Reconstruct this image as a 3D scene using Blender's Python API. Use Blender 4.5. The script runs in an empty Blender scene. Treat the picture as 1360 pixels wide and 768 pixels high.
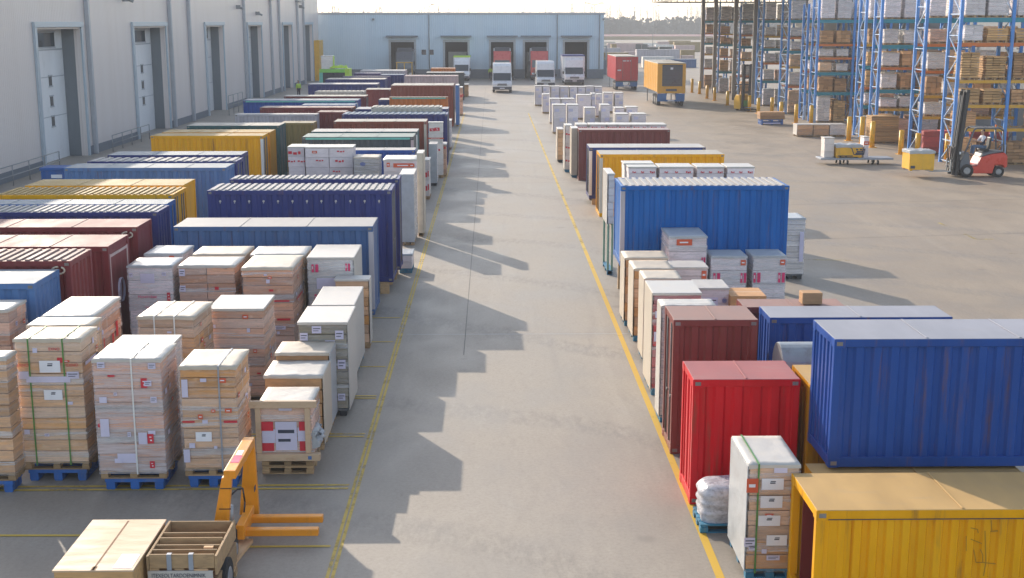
import bpy, math, random
from mathutils import Vector, Matrix, Euler
random.seed(7)
R = math.radians
SC = bpy.context.scene
COL = SC.collection

# ------------------------------------------------------------------ camera
F_PX, W_PX, H_PX = 1690.0, 1360.0, 768.0
CAM_H = 7.5
PITCH = math.atan(354.0 / F_PX)
YAW = math.atan(28.0 * math.cos(PITCH) / F_PX)
FWD = Vector((math.sin(YAW) * math.cos(PITCH), math.cos(YAW) * math.cos(PITCH), -math.sin(PITCH)))
RGT = Vector((math.cos(YAW), -math.sin(YAW), 0))
UPV = RGT.cross(FWD)
cd = bpy.data.cameras.new('camera')
cd.sensor_width = 36.0
cd.lens = 36.0 * F_PX / W_PX
cd.clip_end = 6000
cd.clip_start = 0.5
cam = bpy.data.objects.new('camera', cd)
COL.objects.link(cam)
cam.matrix_world = Matrix((RGT, UPV, -FWD)).transposed().to_4x4()
cam.location = (0, 0, CAM_H)
cd.dof.use_dof = False
SC.camera = cam

def ray(px, py):
    return (FWD * F_PX + RGT * (px - 680.0) - UPV * (py - 384.0)).normalized()

def at(px, py, z=0.0):
    """point of the plane at height z seen at a pixel of the photograph"""
    d = ray(px, py)
    t = (z - CAM_H) / d.z
    return Vector((d.x * t, d.y * t, z))

def atY(px, py, Y):
    d = ray(px, py)
    t = Y / d.y
    return Vector((d.x * t, Y, CAM_H + d.z * t))

# ------------------------------------------------------------------ objects
def tag(o, label=None, cat=None, group=None, kind=None):
    if label: o['label'] = label
    if cat: o['category'] = cat
    if group: o['group'] = group
    if kind: o['kind'] = kind
    return o

def empty(name, loc, label=None, cat=None, group=None, rz=0):
    o = bpy.data.objects.new(name, None)
    o.empty_display_size = .2
    COL.objects.link(o)
    o.location = loc
    o.rotation_euler = (0, 0, rz)
    return tag(o, label, cat, group)

def link(name, me, parent=None, loc=None):
    o = bpy.data.objects.new(name, me)
    COL.objects.link(o)
    if parent: o.parent = parent
    if loc is not None: o.location = loc
    return o

class MB:
    """collects faces and links them as one mesh"""
    def __init__(self):
        self.v, self.f, self.m, self.s = [], [], [], []
    def face(self, pts, m=0, smooth=False):
        n = len(self.v)
        self.v += [tuple(p) for p in pts]
        self.f.append(tuple(range(n, n + len(pts))))
        self.m.append(m); self.s.append(smooth)
    def box(self, x0, x1, y0, y1, z0, z1, m=0, skip=''):
        n = len(self.v)
        self.v += [(x0,y0,z0),(x1,y0,z0),(x1,y1,z0),(x0,y1,z0),(x0,y0,z1),(x1,y0,z1),(x1,y1,z1),(x0,y1,z1)]
        for k, q in (('b',(0,3,2,1)),('t',(4,5,6,7)),('f',(0,1,5,4)),('r',(1,2,6,5)),('k',(2,3,7,6)),('l',(3,0,4,7))):
            if k in skip: continue
            self.f.append(tuple(n + i for i in q)); self.m.append(m); self.s.append(False)
        return self
    def obox(self, c, ax, ay, az, m=0):
        """box at centre c with half axes"""
        c, ax, ay, az = Vector(c), Vector(ax), Vector(ay), Vector(az)
        n = len(self.v)
        for sx, sy, sz in ((-1,-1,-1),(1,-1,-1),(1,1,-1),(-1,1,-1),(-1,-1,1),(1,-1,1),(1,1,1),(-1,1,1)):
            self.v.append(tuple(c + ax*sx + ay*sy + az*sz))
        for q in ((0,3,2,1),(4,5,6,7),(0,1,5,4),(1,2,6,5),(2,3,7,6),(3,0,4,7)):
            self.f.append(tuple(n + i for i in q)); self.m.append(m); self.s.append(False)
        return self
    def bar(self, p, q, w, h=None, m=0, up=(0,0,1)):
        p, q = Vector(p), Vector(q)
        d = q - p
        u = Vector(up)
        if abs(d.normalized().dot(u)) > .98: u = Vector((0,1,0))
        s = d.cross(u).normalized()
        t = s.cross(d).normalized()
        h = w if h is None else h
        return self.obox((p+q)/2, d/2, s*(w/2), t*(h/2), m)
    def cyl(self, p, q, r, n=12, m=0, r2=None, caps=True):
        p, q = Vector(p), Vector(q)
        r2 = r if r2 is None else r2
        d = (q-p).normalized()
        u = Vector((0,0,1)) if abs(d.z) < .9 else Vector((1,0,0))
        a = d.cross(u).normalized(); b = d.cross(a)
        k = len(self.v)
        for i in range(n):
            t = 2*math.pi*i/n
            o = a*math.cos(t) + b*math.sin(t)
            self.v.append(tuple(p + o*r)); self.v.append(tuple(q + o*r2))
        for i in range(n):
            j = (i+1) % n
            self.f.append((k+2*i, k+2*i+1, k+2*j+1, k+2*j)); self.m.append(m); self.s.append(True)
        if caps:
            self.f.append(tuple(k+2*i for i in range(n))); self.m.append(m); self.s.append(False)
            self.f.append(tuple(k+2*i+1 for i in reversed(range(n)))); self.m.append(m); self.s.append(False)
        return self
    def tube(self, pts, r, n=8, m=0):
        for a, b in zip(pts, pts[1:]): self.cyl(a, b, r, n, m)
        return self
    def prism(self, prof, x0, x1, m=0, taper=None):
        """profile of (y,z) points extruded along x; taper(z) scales x"""
        k = len(self.v); n = len(prof)
        t = taper or (lambda z: 1.0)
        for (y, z) in prof:
            self.v.append((x0*t(z), y, z)); self.v.append((x1*t(z), y, z))
        for i in range(n):
            j = (i+1) % n
            self.f.append((k+2*i, k+2*i+1, k+2*j+1, k+2*j)); self.m.append(m); self.s.append(False)
        self.f.append(tuple(k+2*i for i in range(n))); self.m.append(m); self.s.append(False)
        self.f.append(tuple(k+2*i+1 for i in reversed(range(n)))); self.m.append(m); self.s.append(False)
        return self
    def corr(self, o, u, v, n, L, Hh, pitch=.28, depth=.036, m=0, duty=(.28,.42,.72,.86)):
        """corrugated sheet: origin o, run u (length L), rise v (Hh), ridges out along n"""
        o, u, v, n = Vector(o), Vector(u), Vector(v), Vector(n)
        k = max(1, round(L/pitch)); p = L/k
        xs = [(0.0, 0.0)]
        for i in range(k):
            b = i*p
            xs += [(b+duty[0]*p, 0), (b+duty[1]*p, -depth), (b+duty[2]*p, -depth), (b+duty[3]*p, 0)]
        xs.append((L, 0.0))
        i0 = len(self.v)
        for (x, d) in xs:
            a = o + u*x + n*d
            self.v.append(tuple(a)); self.v.append(tuple(a + v*Hh))
        for i in range(len(xs)-1):
            a = i0 + 2*i
            self.f.append((a, a+2, a+3, a+1)); self.m.append(m); self.s.append(False)
        return self
    def build(self, name, mats, parent=None, loc=None, bevel=0, fix=True):
        me = bpy.data.meshes.new(name)
        me.from_pydata(self.v, [], self.f)
        if mats is None: mats = []
        if not isinstance(mats, (list, tuple)): mats = [mats]
        for mt in mats: me.materials.append(mt)
        if any(self.m): me.polygons.foreach_set('material_index', self.m)
        if any(self.s): me.polygons.foreach_set('use_smooth', self.s)
        me.update()
        o = link(name, me, parent, loc)
        if bevel:
            b = o.modifiers.new('edge', 'BEVEL'); b.width = bevel; b.segments = 2; b.limit_method = 'ANGLE'
            b.harden_normals = False
        return o

def text_part(name, body, size, mat, parent, loc, rot=(R(90),0,0), depth=.002, xs=1):
    cu = bpy.data.curves.new(name, 'FONT')
    cu.body = body; cu.size = size; cu.extrude = depth; cu.align_x = 'CENTER'; cu.align_y = 'CENTER'
    t = bpy.data.objects.new('lettering_source', cu)
    COL.objects.link(t)
    dg = bpy.context.evaluated_depsgraph_get()
    me = bpy.data.meshes.new_from_object(t.evaluated_get(dg))
    bpy.data.objects.remove(t); bpy.data.curves.remove(cu)
    me.materials.clear(); me.materials.append(mat)
    o = link(name, me, parent, loc)
    o.rotation_euler = rot; o.scale = (xs, 1, 1)
    return o

# ------------------------------------------------------------------ materials
MATS = {}
def nw(nt, typ, **kw):
    n = nt.nodes.new(typ)
    for k, v in kw.items():
        if k in ('operation','blend_type','data_type','noise_dimensions','feature','distance','mode','interpolation_type','wave_type','bands_direction'): setattr(n, k, v)
        else: n.inputs[k].default_value = v
    return n

def fresh(name):
    m = bpy.data.materials.new(name); m.use_nodes = True
    nt = m.node_tree
    return m, nt, nt.nodes['Principled BSDF'], nt.nodes['Material Output']

def coords(nt, sc=(1,1,1), rnd=True):
    tc = nw(nt, 'ShaderNodeTexCoord'); mp = nw(nt, 'ShaderNodeMapping')
    mp.inputs['Scale'].default_value = sc
    nt.links.new(tc.outputs['Object'], mp.inputs['Vector'])
    if rnd:
        oi = nw(nt, 'ShaderNodeObjectInfo'); mu = nw(nt, 'ShaderNodeMath', operation='MULTIPLY'); mu.inputs[1].default_value = 61.0
        nt.links.new(oi.outputs['Random'], mu.inputs[0])
        cb = nw(nt, 'ShaderNodeCombineXYZ')
        nt.links.new(mu.outputs[0], cb.inputs[0]); nt.links.new(mu.outputs[0], cb.inputs[1])
        nt.links.new(cb.outputs[0], mp.inputs['Location'])
    return mp.outputs['Vector']

def noise(nt, vec, scale, detail=4, rough=.6):
    n = nw(nt, 'ShaderNodeTexNoise', Scale=scale, Detail=detail, Roughness=rough)
    nt.links.new(vec, n.inputs['Vector'])
    return n.outputs['Fac']

def ramp(nt, fac, a, b, lo=0.0, hi=1.0):
    n = nw(nt, 'ShaderNodeMapRange'); n.interpolation_type = 'SMOOTHSTEP'
    n.inputs['From Min'].default_value = a; n.inputs['From Max'].default_value = b
    n.inputs['To Min'].default_value = lo; n.inputs['To Max'].default_value = hi
    nt.links.new(fac, n.inputs['Value'])
    return n.outputs['Result']

def mathn(nt, op, a, b):
    n = nw(nt, 'ShaderNodeMath', operation=op)
    for i, x in enumerate((a, b)):
        if isinstance(x, (int, float)): n.inputs[i].default_value = x
        else: nt.links.new(x, n.inputs[i])
    return n.outputs[0]

def mixc(nt, fac, a, b):
    n = nw(nt, 'ShaderNodeMix', data_type='RGBA')
    for s, x in ((n.inputs[0], fac), (n.inputs[6], a), (n.inputs[7], b)):
        if isinstance(x, (int, float)): s.default_value = x
        elif isinstance(x, tuple): s.default_value = (*x, 1) if len(x) == 3 else x
        else: nt.links.new(x, s)
    return n.outputs[2]

def pm(name, col, rough=.55, var=.12, sc=(2,2,2), nscale=1.5, dirt=None, damt=.4, dlim=(.5,.7), dsc=(2,2,.35), bump=0, bsc=30,
       isl=0, rnd=0, metal=0, coat=0, spec=.5):
    """general surface: base colour, cloudy variation, optional dirt, fine bump, variation per piece and per object"""
    m, nt, bs, out = fresh(name)
    v = coords(nt, sc)
    n1 = noise(nt, v, nscale)
    val = ramp(nt, n1, .25, .75, 1-var, 1+var)
    if isl:
        g = nw(nt, 'ShaderNodeNewGeometry')
        val = mathn(nt, 'MULTIPLY', val, ramp(nt, g.outputs['Random Per Island'], 0, 1, 1-isl, 1+isl))
    if rnd:
        oi = nw(nt, 'ShaderNodeObjectInfo')
        val = mathn(nt, 'MULTIPLY', val, ramp(nt, oi.outputs['Random'], 0, 1, 1-rnd, 1+rnd))
    hs = nw(nt, 'ShaderNodeHueSaturation'); hs.inputs['Color'].default_value = (*col, 1)
    nt.links.new(val, hs.inputs['Value'])
    c = hs.outputs['Color']
    if name.startswith('paint_'):
        n4 = noise(nt, coords(nt, (.7,.7,.5)), 1.4, 5, .62)
        c = mixc(nt, ramp(nt, n4, .52, .74, 0, .30), c, tuple(min(.8, x*1.25+.018) for x in col))
    if dirt:
        v2 = coords(nt, dsc)
        n2 = noise(nt, v2, 2.2, 6, .68)
        c = mixc(nt, ramp(nt, n2, dlim[0], dlim[1], 0, damt), c, dirt)
    nt.links.new(c, bs.inputs['Base Color'])
    bs.inputs['Metallic'].default_value = metal
    bs.inputs['Coat Weight'].default_value = coat
    bs.inputs['Specular IOR Level'].default_value = spec
    nt.links.new(ramp(nt, n1, .3, .7, max(.05, rough-.08), min(1, rough+.1)), bs.inputs['Roughness'])
    if bump:
        n3 = noise(nt, coords(nt), bsc, 4)
        b = nw(nt, 'ShaderNodeBump', Strength=bump, Distance=.02)
        nt.links.new(n3, b.inputs['Height']); nt.links.new(b.outputs[0], bs.inputs['Normal'])
    MATS[name] = m
    return m

RUST = (.16, .08, .045)
DUST = (.42, .38, .33)
PAINT = {   # walls of the steel boxes
 'navy':   (.030,.042,.175), 'blue': (.003,.115,.400), 'cobalt': (.014,.070,.300), 'sky': (.085,.185,.400), 'steel': (.055,.120,.270),
 'yellow': (.800,.370,.001), 'ochre': (.560,.250,.008), 'maroon': (.190,.036,.040), 'brown': (.200,.052,.046), 'red': (.600,.004,.014),
 'brick':  (.250,.060,.038), 'teal': (.030,.105,.120), 'slate': (.075,.085,.090), 'lilac': (.430,.410,.450), 'khaki': (.270,.190,.070),
 'cream':  (.560,.520,.450), 'white': (.700,.690,.670), 'pink': (.520,.390,.380), 'violet': (.070,.050,.170), 'dark': (.040,.042,.055),
 'green':  (.030,.230,.140), 'orange': (.560,.160,.030)}
for k, c in PAINT.items():
    pm('paint_'+k, c, .42, .10, (1.2,1.2,.25), 1.6, RUST if k not in ('white','cream','lilac','pink') else (.25,.2,.16), .65, (.55,.76), (2.2,2.2,.22), .06, 12, spec=.22)
ROOF = {    # faded, dusty roofs of the same boxes, sunlight painted in as extra paleness
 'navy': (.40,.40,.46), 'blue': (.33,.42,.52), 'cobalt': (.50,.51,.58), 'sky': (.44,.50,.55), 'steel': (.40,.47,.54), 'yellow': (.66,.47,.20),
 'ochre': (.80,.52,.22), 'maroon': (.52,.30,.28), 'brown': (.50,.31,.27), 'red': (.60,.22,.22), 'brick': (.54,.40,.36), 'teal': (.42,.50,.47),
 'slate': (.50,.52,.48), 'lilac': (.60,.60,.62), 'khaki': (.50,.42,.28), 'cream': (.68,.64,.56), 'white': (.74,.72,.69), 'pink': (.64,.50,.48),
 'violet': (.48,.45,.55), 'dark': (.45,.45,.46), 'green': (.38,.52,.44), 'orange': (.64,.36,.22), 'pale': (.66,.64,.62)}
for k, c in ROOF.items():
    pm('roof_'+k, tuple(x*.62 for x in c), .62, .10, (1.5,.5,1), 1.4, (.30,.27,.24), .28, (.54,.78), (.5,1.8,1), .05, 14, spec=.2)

pm('casting', (.20,.19,.18), .5, .2, dirt=RUST, damt=.6)
pm('kraft', (.54,.30,.14), .75, .12, (3,3,9), 1.5, isl=.22, rnd=.2, bump=.08, bsc=25)
pm('kraft_pale', (.60,.38,.21), .75, .10, (3,3,9), 1.5, isl=.2, rnd=.18, bump=.08, bsc=25)
pm('carton_brown', (.48,.27,.13), .75, .14, (3,3,9), 1.5, isl=.25, rnd=.22, bump=.08, bsc=25)
pm('carton_white', (.68,.62,.58), .6, .08, (3,3,6), 1.5, isl=.12, rnd=.1, bump=.06)
pm('carton_lilac', (.68,.61,.62), .6, .08, (3,3,6), 1.5, isl=.14, rnd=.1, bump=.06)
pm('carton_grey', (.30,.29,.26), .6, .14, (3,3,6), 1.5, isl=.2, rnd=.12, bump=.06)
pm('carton_pink', (.58,.34,.23), .7, .12, (3,3,6), 1.5, isl=.25, rnd=.22, bump=.06)
pm('carton_red', (.46,.08,.085), .6, .12, (3,3,6), 1.5, isl=.25, rnd=.12, bump=.06)
pm('crate_wood', (.56,.34,.15), .75, .16, (1.2,12,12), 1.6, (.14,.07,.035), .6, (.55,.75), (1,8,8), .1, 40, isl=.22, rnd=.12)
pm('pallet_wood', (.42,.275,.145), .78, .16, (3,12,8), 1.6, (.16,.09,.05), .6, (.52,.75), (2,6,6), .12, 40, isl=.25, rnd=.15)
pm('dark_wood', (.20,.105,.05), .8, .16, (3,12,8), 1.6, isl=.25)
pm('plywood', (.56,.40,.26), .6, .10, (1.2,5,3), 1.3, (.36,.20,.11), .55, (.5,.72), (1.2,6,3), .05, 30)
pm('blue_plastic', (.018,.11,.38), .5, .14, isl=.12, dirt=(.2,.17,.14), damt=.4)
pm('teal_wood', (.03,.18,.30), .6, .16, isl=.15, dirt=(.2,.17,.14), damt=.5)
pm('dark_plastic', (.03,.035,.045), .5, .2, isl=.2)
pm('sheet_white', (.52,.49,.45), .42, .07, (2,2,2), 2.2, (.52,.47,.40), .45, (.5,.75), (2,2,2), .35, 9)
pm('sheet_cream', (.53,.46,.37), .5, .08, (2,2,2), 2.0, (.50,.42,.32), .5, (.5,.75), (2,2,1), .25, 8)
pm('sheet_grey', (.40,.42,.44), .36, .1, (2,2,2), 2.2, bump=.4, bsc=9)
pm('bag_film', (.46,.46,.50), .28, .25, (6,6,9), 1.2, (.10,.10,.13), .5, (.5,.7), (7,7,10), .8, 14)  # pale and dark noise paints bright folds and shaded creases into the film
pm('paper', (.78,.78,.82), .7, .04)
pm('paper_lilac', (.60,.57,.72), .6, .06)
pm('ink', (.04,.05,.08), .7, .05)
pm('red_ink', (.58,.025,.045), .6, .08)
pm('magenta_ink', (.66,.03,.14), .6, .08)
pm('orange_ink', (.60,.10,.04), .6, .08)
pm('blue_ink', (.05,.10,.36), .6, .08)
pm('strap_green', (.08,.23,.05), .45, .05)
pm('strap_white', (.74,.74,.72), .4, .04)
pm('strap_grey', (.30,.33,.38), .4, .08)
pm('stacker_orange', (.80,.29,.012), .38, .07, dirt=(.3,.14,.05), damt=.3)
pm('mach_yellow', (.78,.42,.02), .4, .07, dirt=(.3,.2,.1), damt=.35)
pm('bollard_yellow', (.80,.43,.015), .45, .08, dirt=(.16,.12,.08), damt=.5, dsc=(3,3,1))
pm('forklift_red', (.62,.045,.025), .32, .05, coat=.4)
pm('forklift_grey', (.11,.12,.14), .45, .08)
pm('black_steel', (.018,.018,.022), .4, .15)
pm('rubber', (.02,.02,.022), .85, .2, bump=.2)
pm('rim', (.30,.30,.31), .4, .1, metal=.3)
pm('steel_grey', (.33,.35,.37), .42, .1, metal=.4, dirt=RUST, damt=.3)
pm('rack_blue', (.06,.25,.66), .45, .08, dirt=(.3,.3,.32), damt=.35)
pm('rack_pale', (.34,.46,.64), .4, .08)
pm('beam_teal', (.015,.24,.32), .45, .08)
pm('beam_orange', (.60,.16,.03), .45, .08)
pm('beam_yellow', (.62,.34,.03), .45, .08)
pm('vehicle_white', (.78,.78,.79), .3, .03, coat=.5)
pm('vehicle_red', (.60,.05,.035), .32, .04, coat=.4)
pm('vehicle_dark', (.05,.055,.075), .35, .08, coat=.3)
pm('trailer_red', (.56,.035,.045), .4, .05, dirt=(.3,.2,.18), damt=.25)
pm('trailer_yellow', (.76,.37,.02), .4, .05, dirt=(.35,.25,.15), damt=.25)
pm('trailer_blue', (.04,.15,.38), .5, .1)
pm('hi_vis', (.48,.70,.06), .6, .08)
pm('skin', (.48,.28,.19), .5, .06)
pm('hair', (.02,.015,.012), .6, .2)
pm('shirt_white', (.66,.67,.74), .8, .06)
pm('cloth_navy', (.025,.03,.06), .8, .1)
pm('denim', (.08,.14,.24), .8, .1)
pm('door_white', (.74,.75,.77), .45, .04, (1,1,.3), 1.2, (.32,.30,.28), .35, (.55,.8), (1,1,.3))
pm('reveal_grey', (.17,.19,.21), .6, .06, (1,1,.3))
pm('frame_steel', (.42,.49,.56), .4, .06, metal=.3)
pm('pipe_grey', (.40,.42,.46), .4, .06, metal=.2)
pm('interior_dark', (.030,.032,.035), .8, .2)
pm('skirt_dark', (.16,.18,.21), .7, .12)
pm('roof_sheet', (.30,.30,.31), .5, .1)
pm('truss_brown', (.24,.21,.18), .6, .1)
pm('bark', (.10,.085,.07), .9, .2)
pm('foliage', (.055,.065,.06), .8, .3, (1,1,1), .25, rnd=.15)
pm('kerb', (.38,.37,.35), .8, .1)
pm('pole_grey', (.25,.26,.27), .5, .1)

def glassy():
    m, nt, bs, out = fresh('dark_glass')
    bs.inputs['Base Color'].default_value = (.03,.04,.05,1); bs.inputs['Roughness'].default_value = .08
    bs.inputs['Specular IOR Level'].default_value = .8
    MATS['dark_glass'] = m
    m, nt, bs, out = fresh('headlight')
    bs.inputs['Base Color'].default_value = (.75,.77,.8,1); bs.inputs['Roughness'].default_value = .1
    MATS['headlight'] = m
glassy()

def film(name, lo, hi, tint=(.80,.80,.82)):
    m, nt, bs, out = fresh(name)
    bs.inputs['Base Color'].default_value = (*tint, 1)
    bs.inputs['Roughness'].default_value = .22
    v = coords(nt, (.7,.7,9))
    n1 = noise(nt, v, 2.0, 5, .65)
    tr = nw(nt, 'ShaderNodeBsdfTransparent'); mx = nw(nt, 'ShaderNodeMixShader')
    nt.links.new(ramp(nt, n1, .35, .70, lo, hi), mx.inputs[0])
    nt.links.new(tr.outputs[0], mx.inputs[1]); nt.links.new(bs.outputs[0], mx.inputs[2])
    nt.links.new(mx.outputs[0], out.inputs['Surface'])
    b = nw(nt, 'ShaderNodeBump', Strength=.5, Distance=.02)
    nt.links.new(n1, b.inputs['Height']); nt.links.new(b.outputs[0], bs.inputs['Normal'])
    MATS[name] = m
film('film', .02, .26)
film('film_milky', .14, .52)
film('film_dense', .22, .66, (.74,.70,.74))
film('film_band', .15, .6)
pm('pipe_green', (.22,.36,.26), .5, .1)
pm('mint', (.16,.50,.40), .5, .1)
pm('neon_green', (.25,.62,.10), .6, .1)

def tape_carton(name, col, rnd):
    """carton board with a paler band of tape down the middle of each carton"""
    m, nt, bs, out = fresh(name)
    v = coords(nt, (1.1,1.1,13))
    n1 = noise(nt, v, 1.6, 5)
    oi = nw(nt, 'ShaderNodeObjectInfo')
    val = mathn(nt, 'MULTIPLY', ramp(nt, n1, .25, .75, .86, 1.14), ramp(nt, oi.outputs['Random'], 0, 1, 1-rnd, 1+rnd))
    hs = nw(nt, 'ShaderNodeHueSaturation'); hs.inputs['Color'].default_value = (*col, 1)
    nt.links.new(val, hs.inputs['Value'])
    wn = nw(nt, 'ShaderNodeTexWhiteNoise'); wn.noise_dimensions = '1D'
    nt.links.new(oi.outputs['Random'], wn.inputs['W'])
    nt.links.new(ramp(nt, wn.outputs['Value'], 0, 1, .75, 1.15), hs.inputs['Saturation'])
    tc = nw(nt, 'ShaderNodeTexCoord'); sp = nw(nt, 'ShaderNodeSeparateXYZ')
    nt.links.new(tc.outputs['Object'], sp.inputs[0])
    az = mathn(nt, 'ABSOLUTE', sp.outputs[1], 0)
    band = mathn(nt, 'LESS_THAN', az, .03)
    on = mathn(nt, 'GREATER_THAN', wn.outputs['Value'], .35)
    c = mixc(nt, mathn(nt, 'MULTIPLY', mathn(nt, 'MULTIPLY', band, on), .5), hs.outputs['Color'], (.62,.52,.40))
    n2 = noise(nt, coords(nt, (2,2,5)), 2.4, 6, .7)
    c = mixc(nt, ramp(nt, n2, .56, .72, 0, .55), c, tuple(x*.45 for x in col))
    n5 = noise(nt, coords(nt, (5,5,16)), 2.0, 6, .7)
    c = mixc(nt, ramp(nt, n5, .58, .72, 0, .5), c, tuple(x*.40 for x in col))
    c = mixc(nt, ramp(nt, n5, .42, .28, 0, .35), c, tuple(min(.8, x*1.3+.06) for x in col))
    n3 = noise(nt, coords(nt, (1.5,1.5,3.5)), 3.2, 4, .55)
    c = mixc(nt, ramp(nt, n3, .60, .70, 0, .5), c, tuple(min(.75, x*1.25+.08) for x in col))
    nt.links.new(c, bs.inputs['Base Color'])
    bs.inputs['Roughness'].default_value = .72
    b = nw(nt, 'ShaderNodeBump', Strength=.12, Distance=.02)
    nt.links.new(n2, b.inputs['Height']); nt.links.new(b.outputs[0], bs.inputs['Normal'])
    MATS[name] = m
tape_carton('box_kraft', (.58,.315,.145), .18)
tape_carton('box_pale', (.62,.375,.205), .16)
tape_carton('box_white', (.62,.58,.56), .14)
tape_carton('box_lilac', (.68,.60,.62), .16)
tape_carton('box_grey', (.27,.235,.17), .2)
tape_carton('box_pink', (.60,.34,.225), .26)
tape_carton('box_red', (.46,.075,.085), .22)
# ------------------------------------------------------------------ pallets, stacks, containers
def pallet_mb(w, d, hgt, z=0):
    """timber pallet: deck boards along x, three rows of blocks, bottom runners"""
    mb = MB()
    t = hgt*.17
    nb = max(5, round(d/.17))
    p = d/nb
    for i in range(nb):
        mb.box(-w/2, w/2, -d/2+i*p+.012, -d/2+(i+1)*p-.012, z+hgt-t, z+hgt)
    for fx in (-1, 0, 1):
        cx = fx*(w/2-.06)
        mb.box(cx-.05, cx+.05, -d/2+.014, d/2-.014, z+hgt-2*t-.001, z+hgt-t-.001)
        for fy in (-1, 0, 1):
            cy = fy*(d/2-.075)
            mb.box(cx-.059, cx+.059, cy-.07, cy+.07, z+t, z+hgt-2*t-.003)
    for fy in (-1, 0, 1):
        cy = fy*(d/2-.07)
        mb.box(-w/2+.002, w/2-.002, cy-.055, cy+.055, z, z+t-.002)
    return mb

def plastic_mb(w, d, hgt, z=0):
    """moulded pallet: slab deck, nine feet, three skids"""
    mb = MB()
    t = hgt*.3
    mb.box(-w/2, w/2, -d/2, d/2, z+hgt-t, z+hgt)
    for fx in (-1, 0, 1):
        cx = fx*(w/2-.085)
        for fy in (-1, 0, 1):
            cy = fy*(d/2-.09)
            mb.box(cx-.07, cx+.07, cy-.08, cy+.08, z+hgt*.12, z+hgt-t-.001)
        mb.box(cx-.06, cx+.06, -d/2+.015, d/2-.015, z, z+hgt*.12-.001)
    return mb

BOXMAT = {'kraft':'box_kraft','pale':'box_pale','white':'box_white','lilac':'box_lilac','grey':'box_grey','pink':'box_pink','red':'box_red'}
FLATMAT = {'kraft':'kraft','pale':'kraft_pale','white':'carton_white','lilac':'carton_lilac','grey':'carton_grey','pink':'carton_pink','red':'carton_red','wood':'crate_wood','brown':'carton_brown'}

def crumpled_top(w, d, amp, over, rnd):
    """cover sheet lying over the top with its edges hanging down"""
    mb = MB()
    nx, ny = 9, 8
    def hgt(i, j):
        e = 1 if i in (0, nx) or j in (0, ny) else 0
        return (rnd.random()-.3)*amp*(0 if e else 1)
    g = {}
    for i in range(nx+1):
        for j in range(ny+1):
            x = -w/2 + w*i/nx; y = -d/2 + d*j/ny
            g[i, j] = len(mb.v); mb.v.append((x + (rnd.random()-.5)*amp*.5*(0 < i < nx), y + (rnd.random()-.5)*amp*.5*(0 < j < ny), .012 + hgt(i, j)))
    for i in range(nx):
        for j in range(ny):
            mb.f.append((g[i,j], g[i+1,j], g[i+1,j+1], g[i,j+1])); mb.m.append(0); mb.s.append(True)
    rim = [(i,0) for i in range(nx)] + [(nx,j) for j in range(ny)] + [(i,ny) for i in range(nx,0,-1)] + [(0,j) for j in range(ny,0,-1)]
    low = []
    for (i, j) in rim:
        v = mb.v[g[i,j]]
        low.append(len(mb.v)); mb.v.append((v[0]*1.002, v[1]*1.002, -over*(.8+.5*rnd.random())))
    n = len(rim)
    for k in range(n):
        a, b = g[rim[k]], g[rim[(k+1) % n]]
        mb.f.append((a, low[k], low[(k+1) % n], b)); mb.m.append(0); mb.s.append(False)
    return mb

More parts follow.
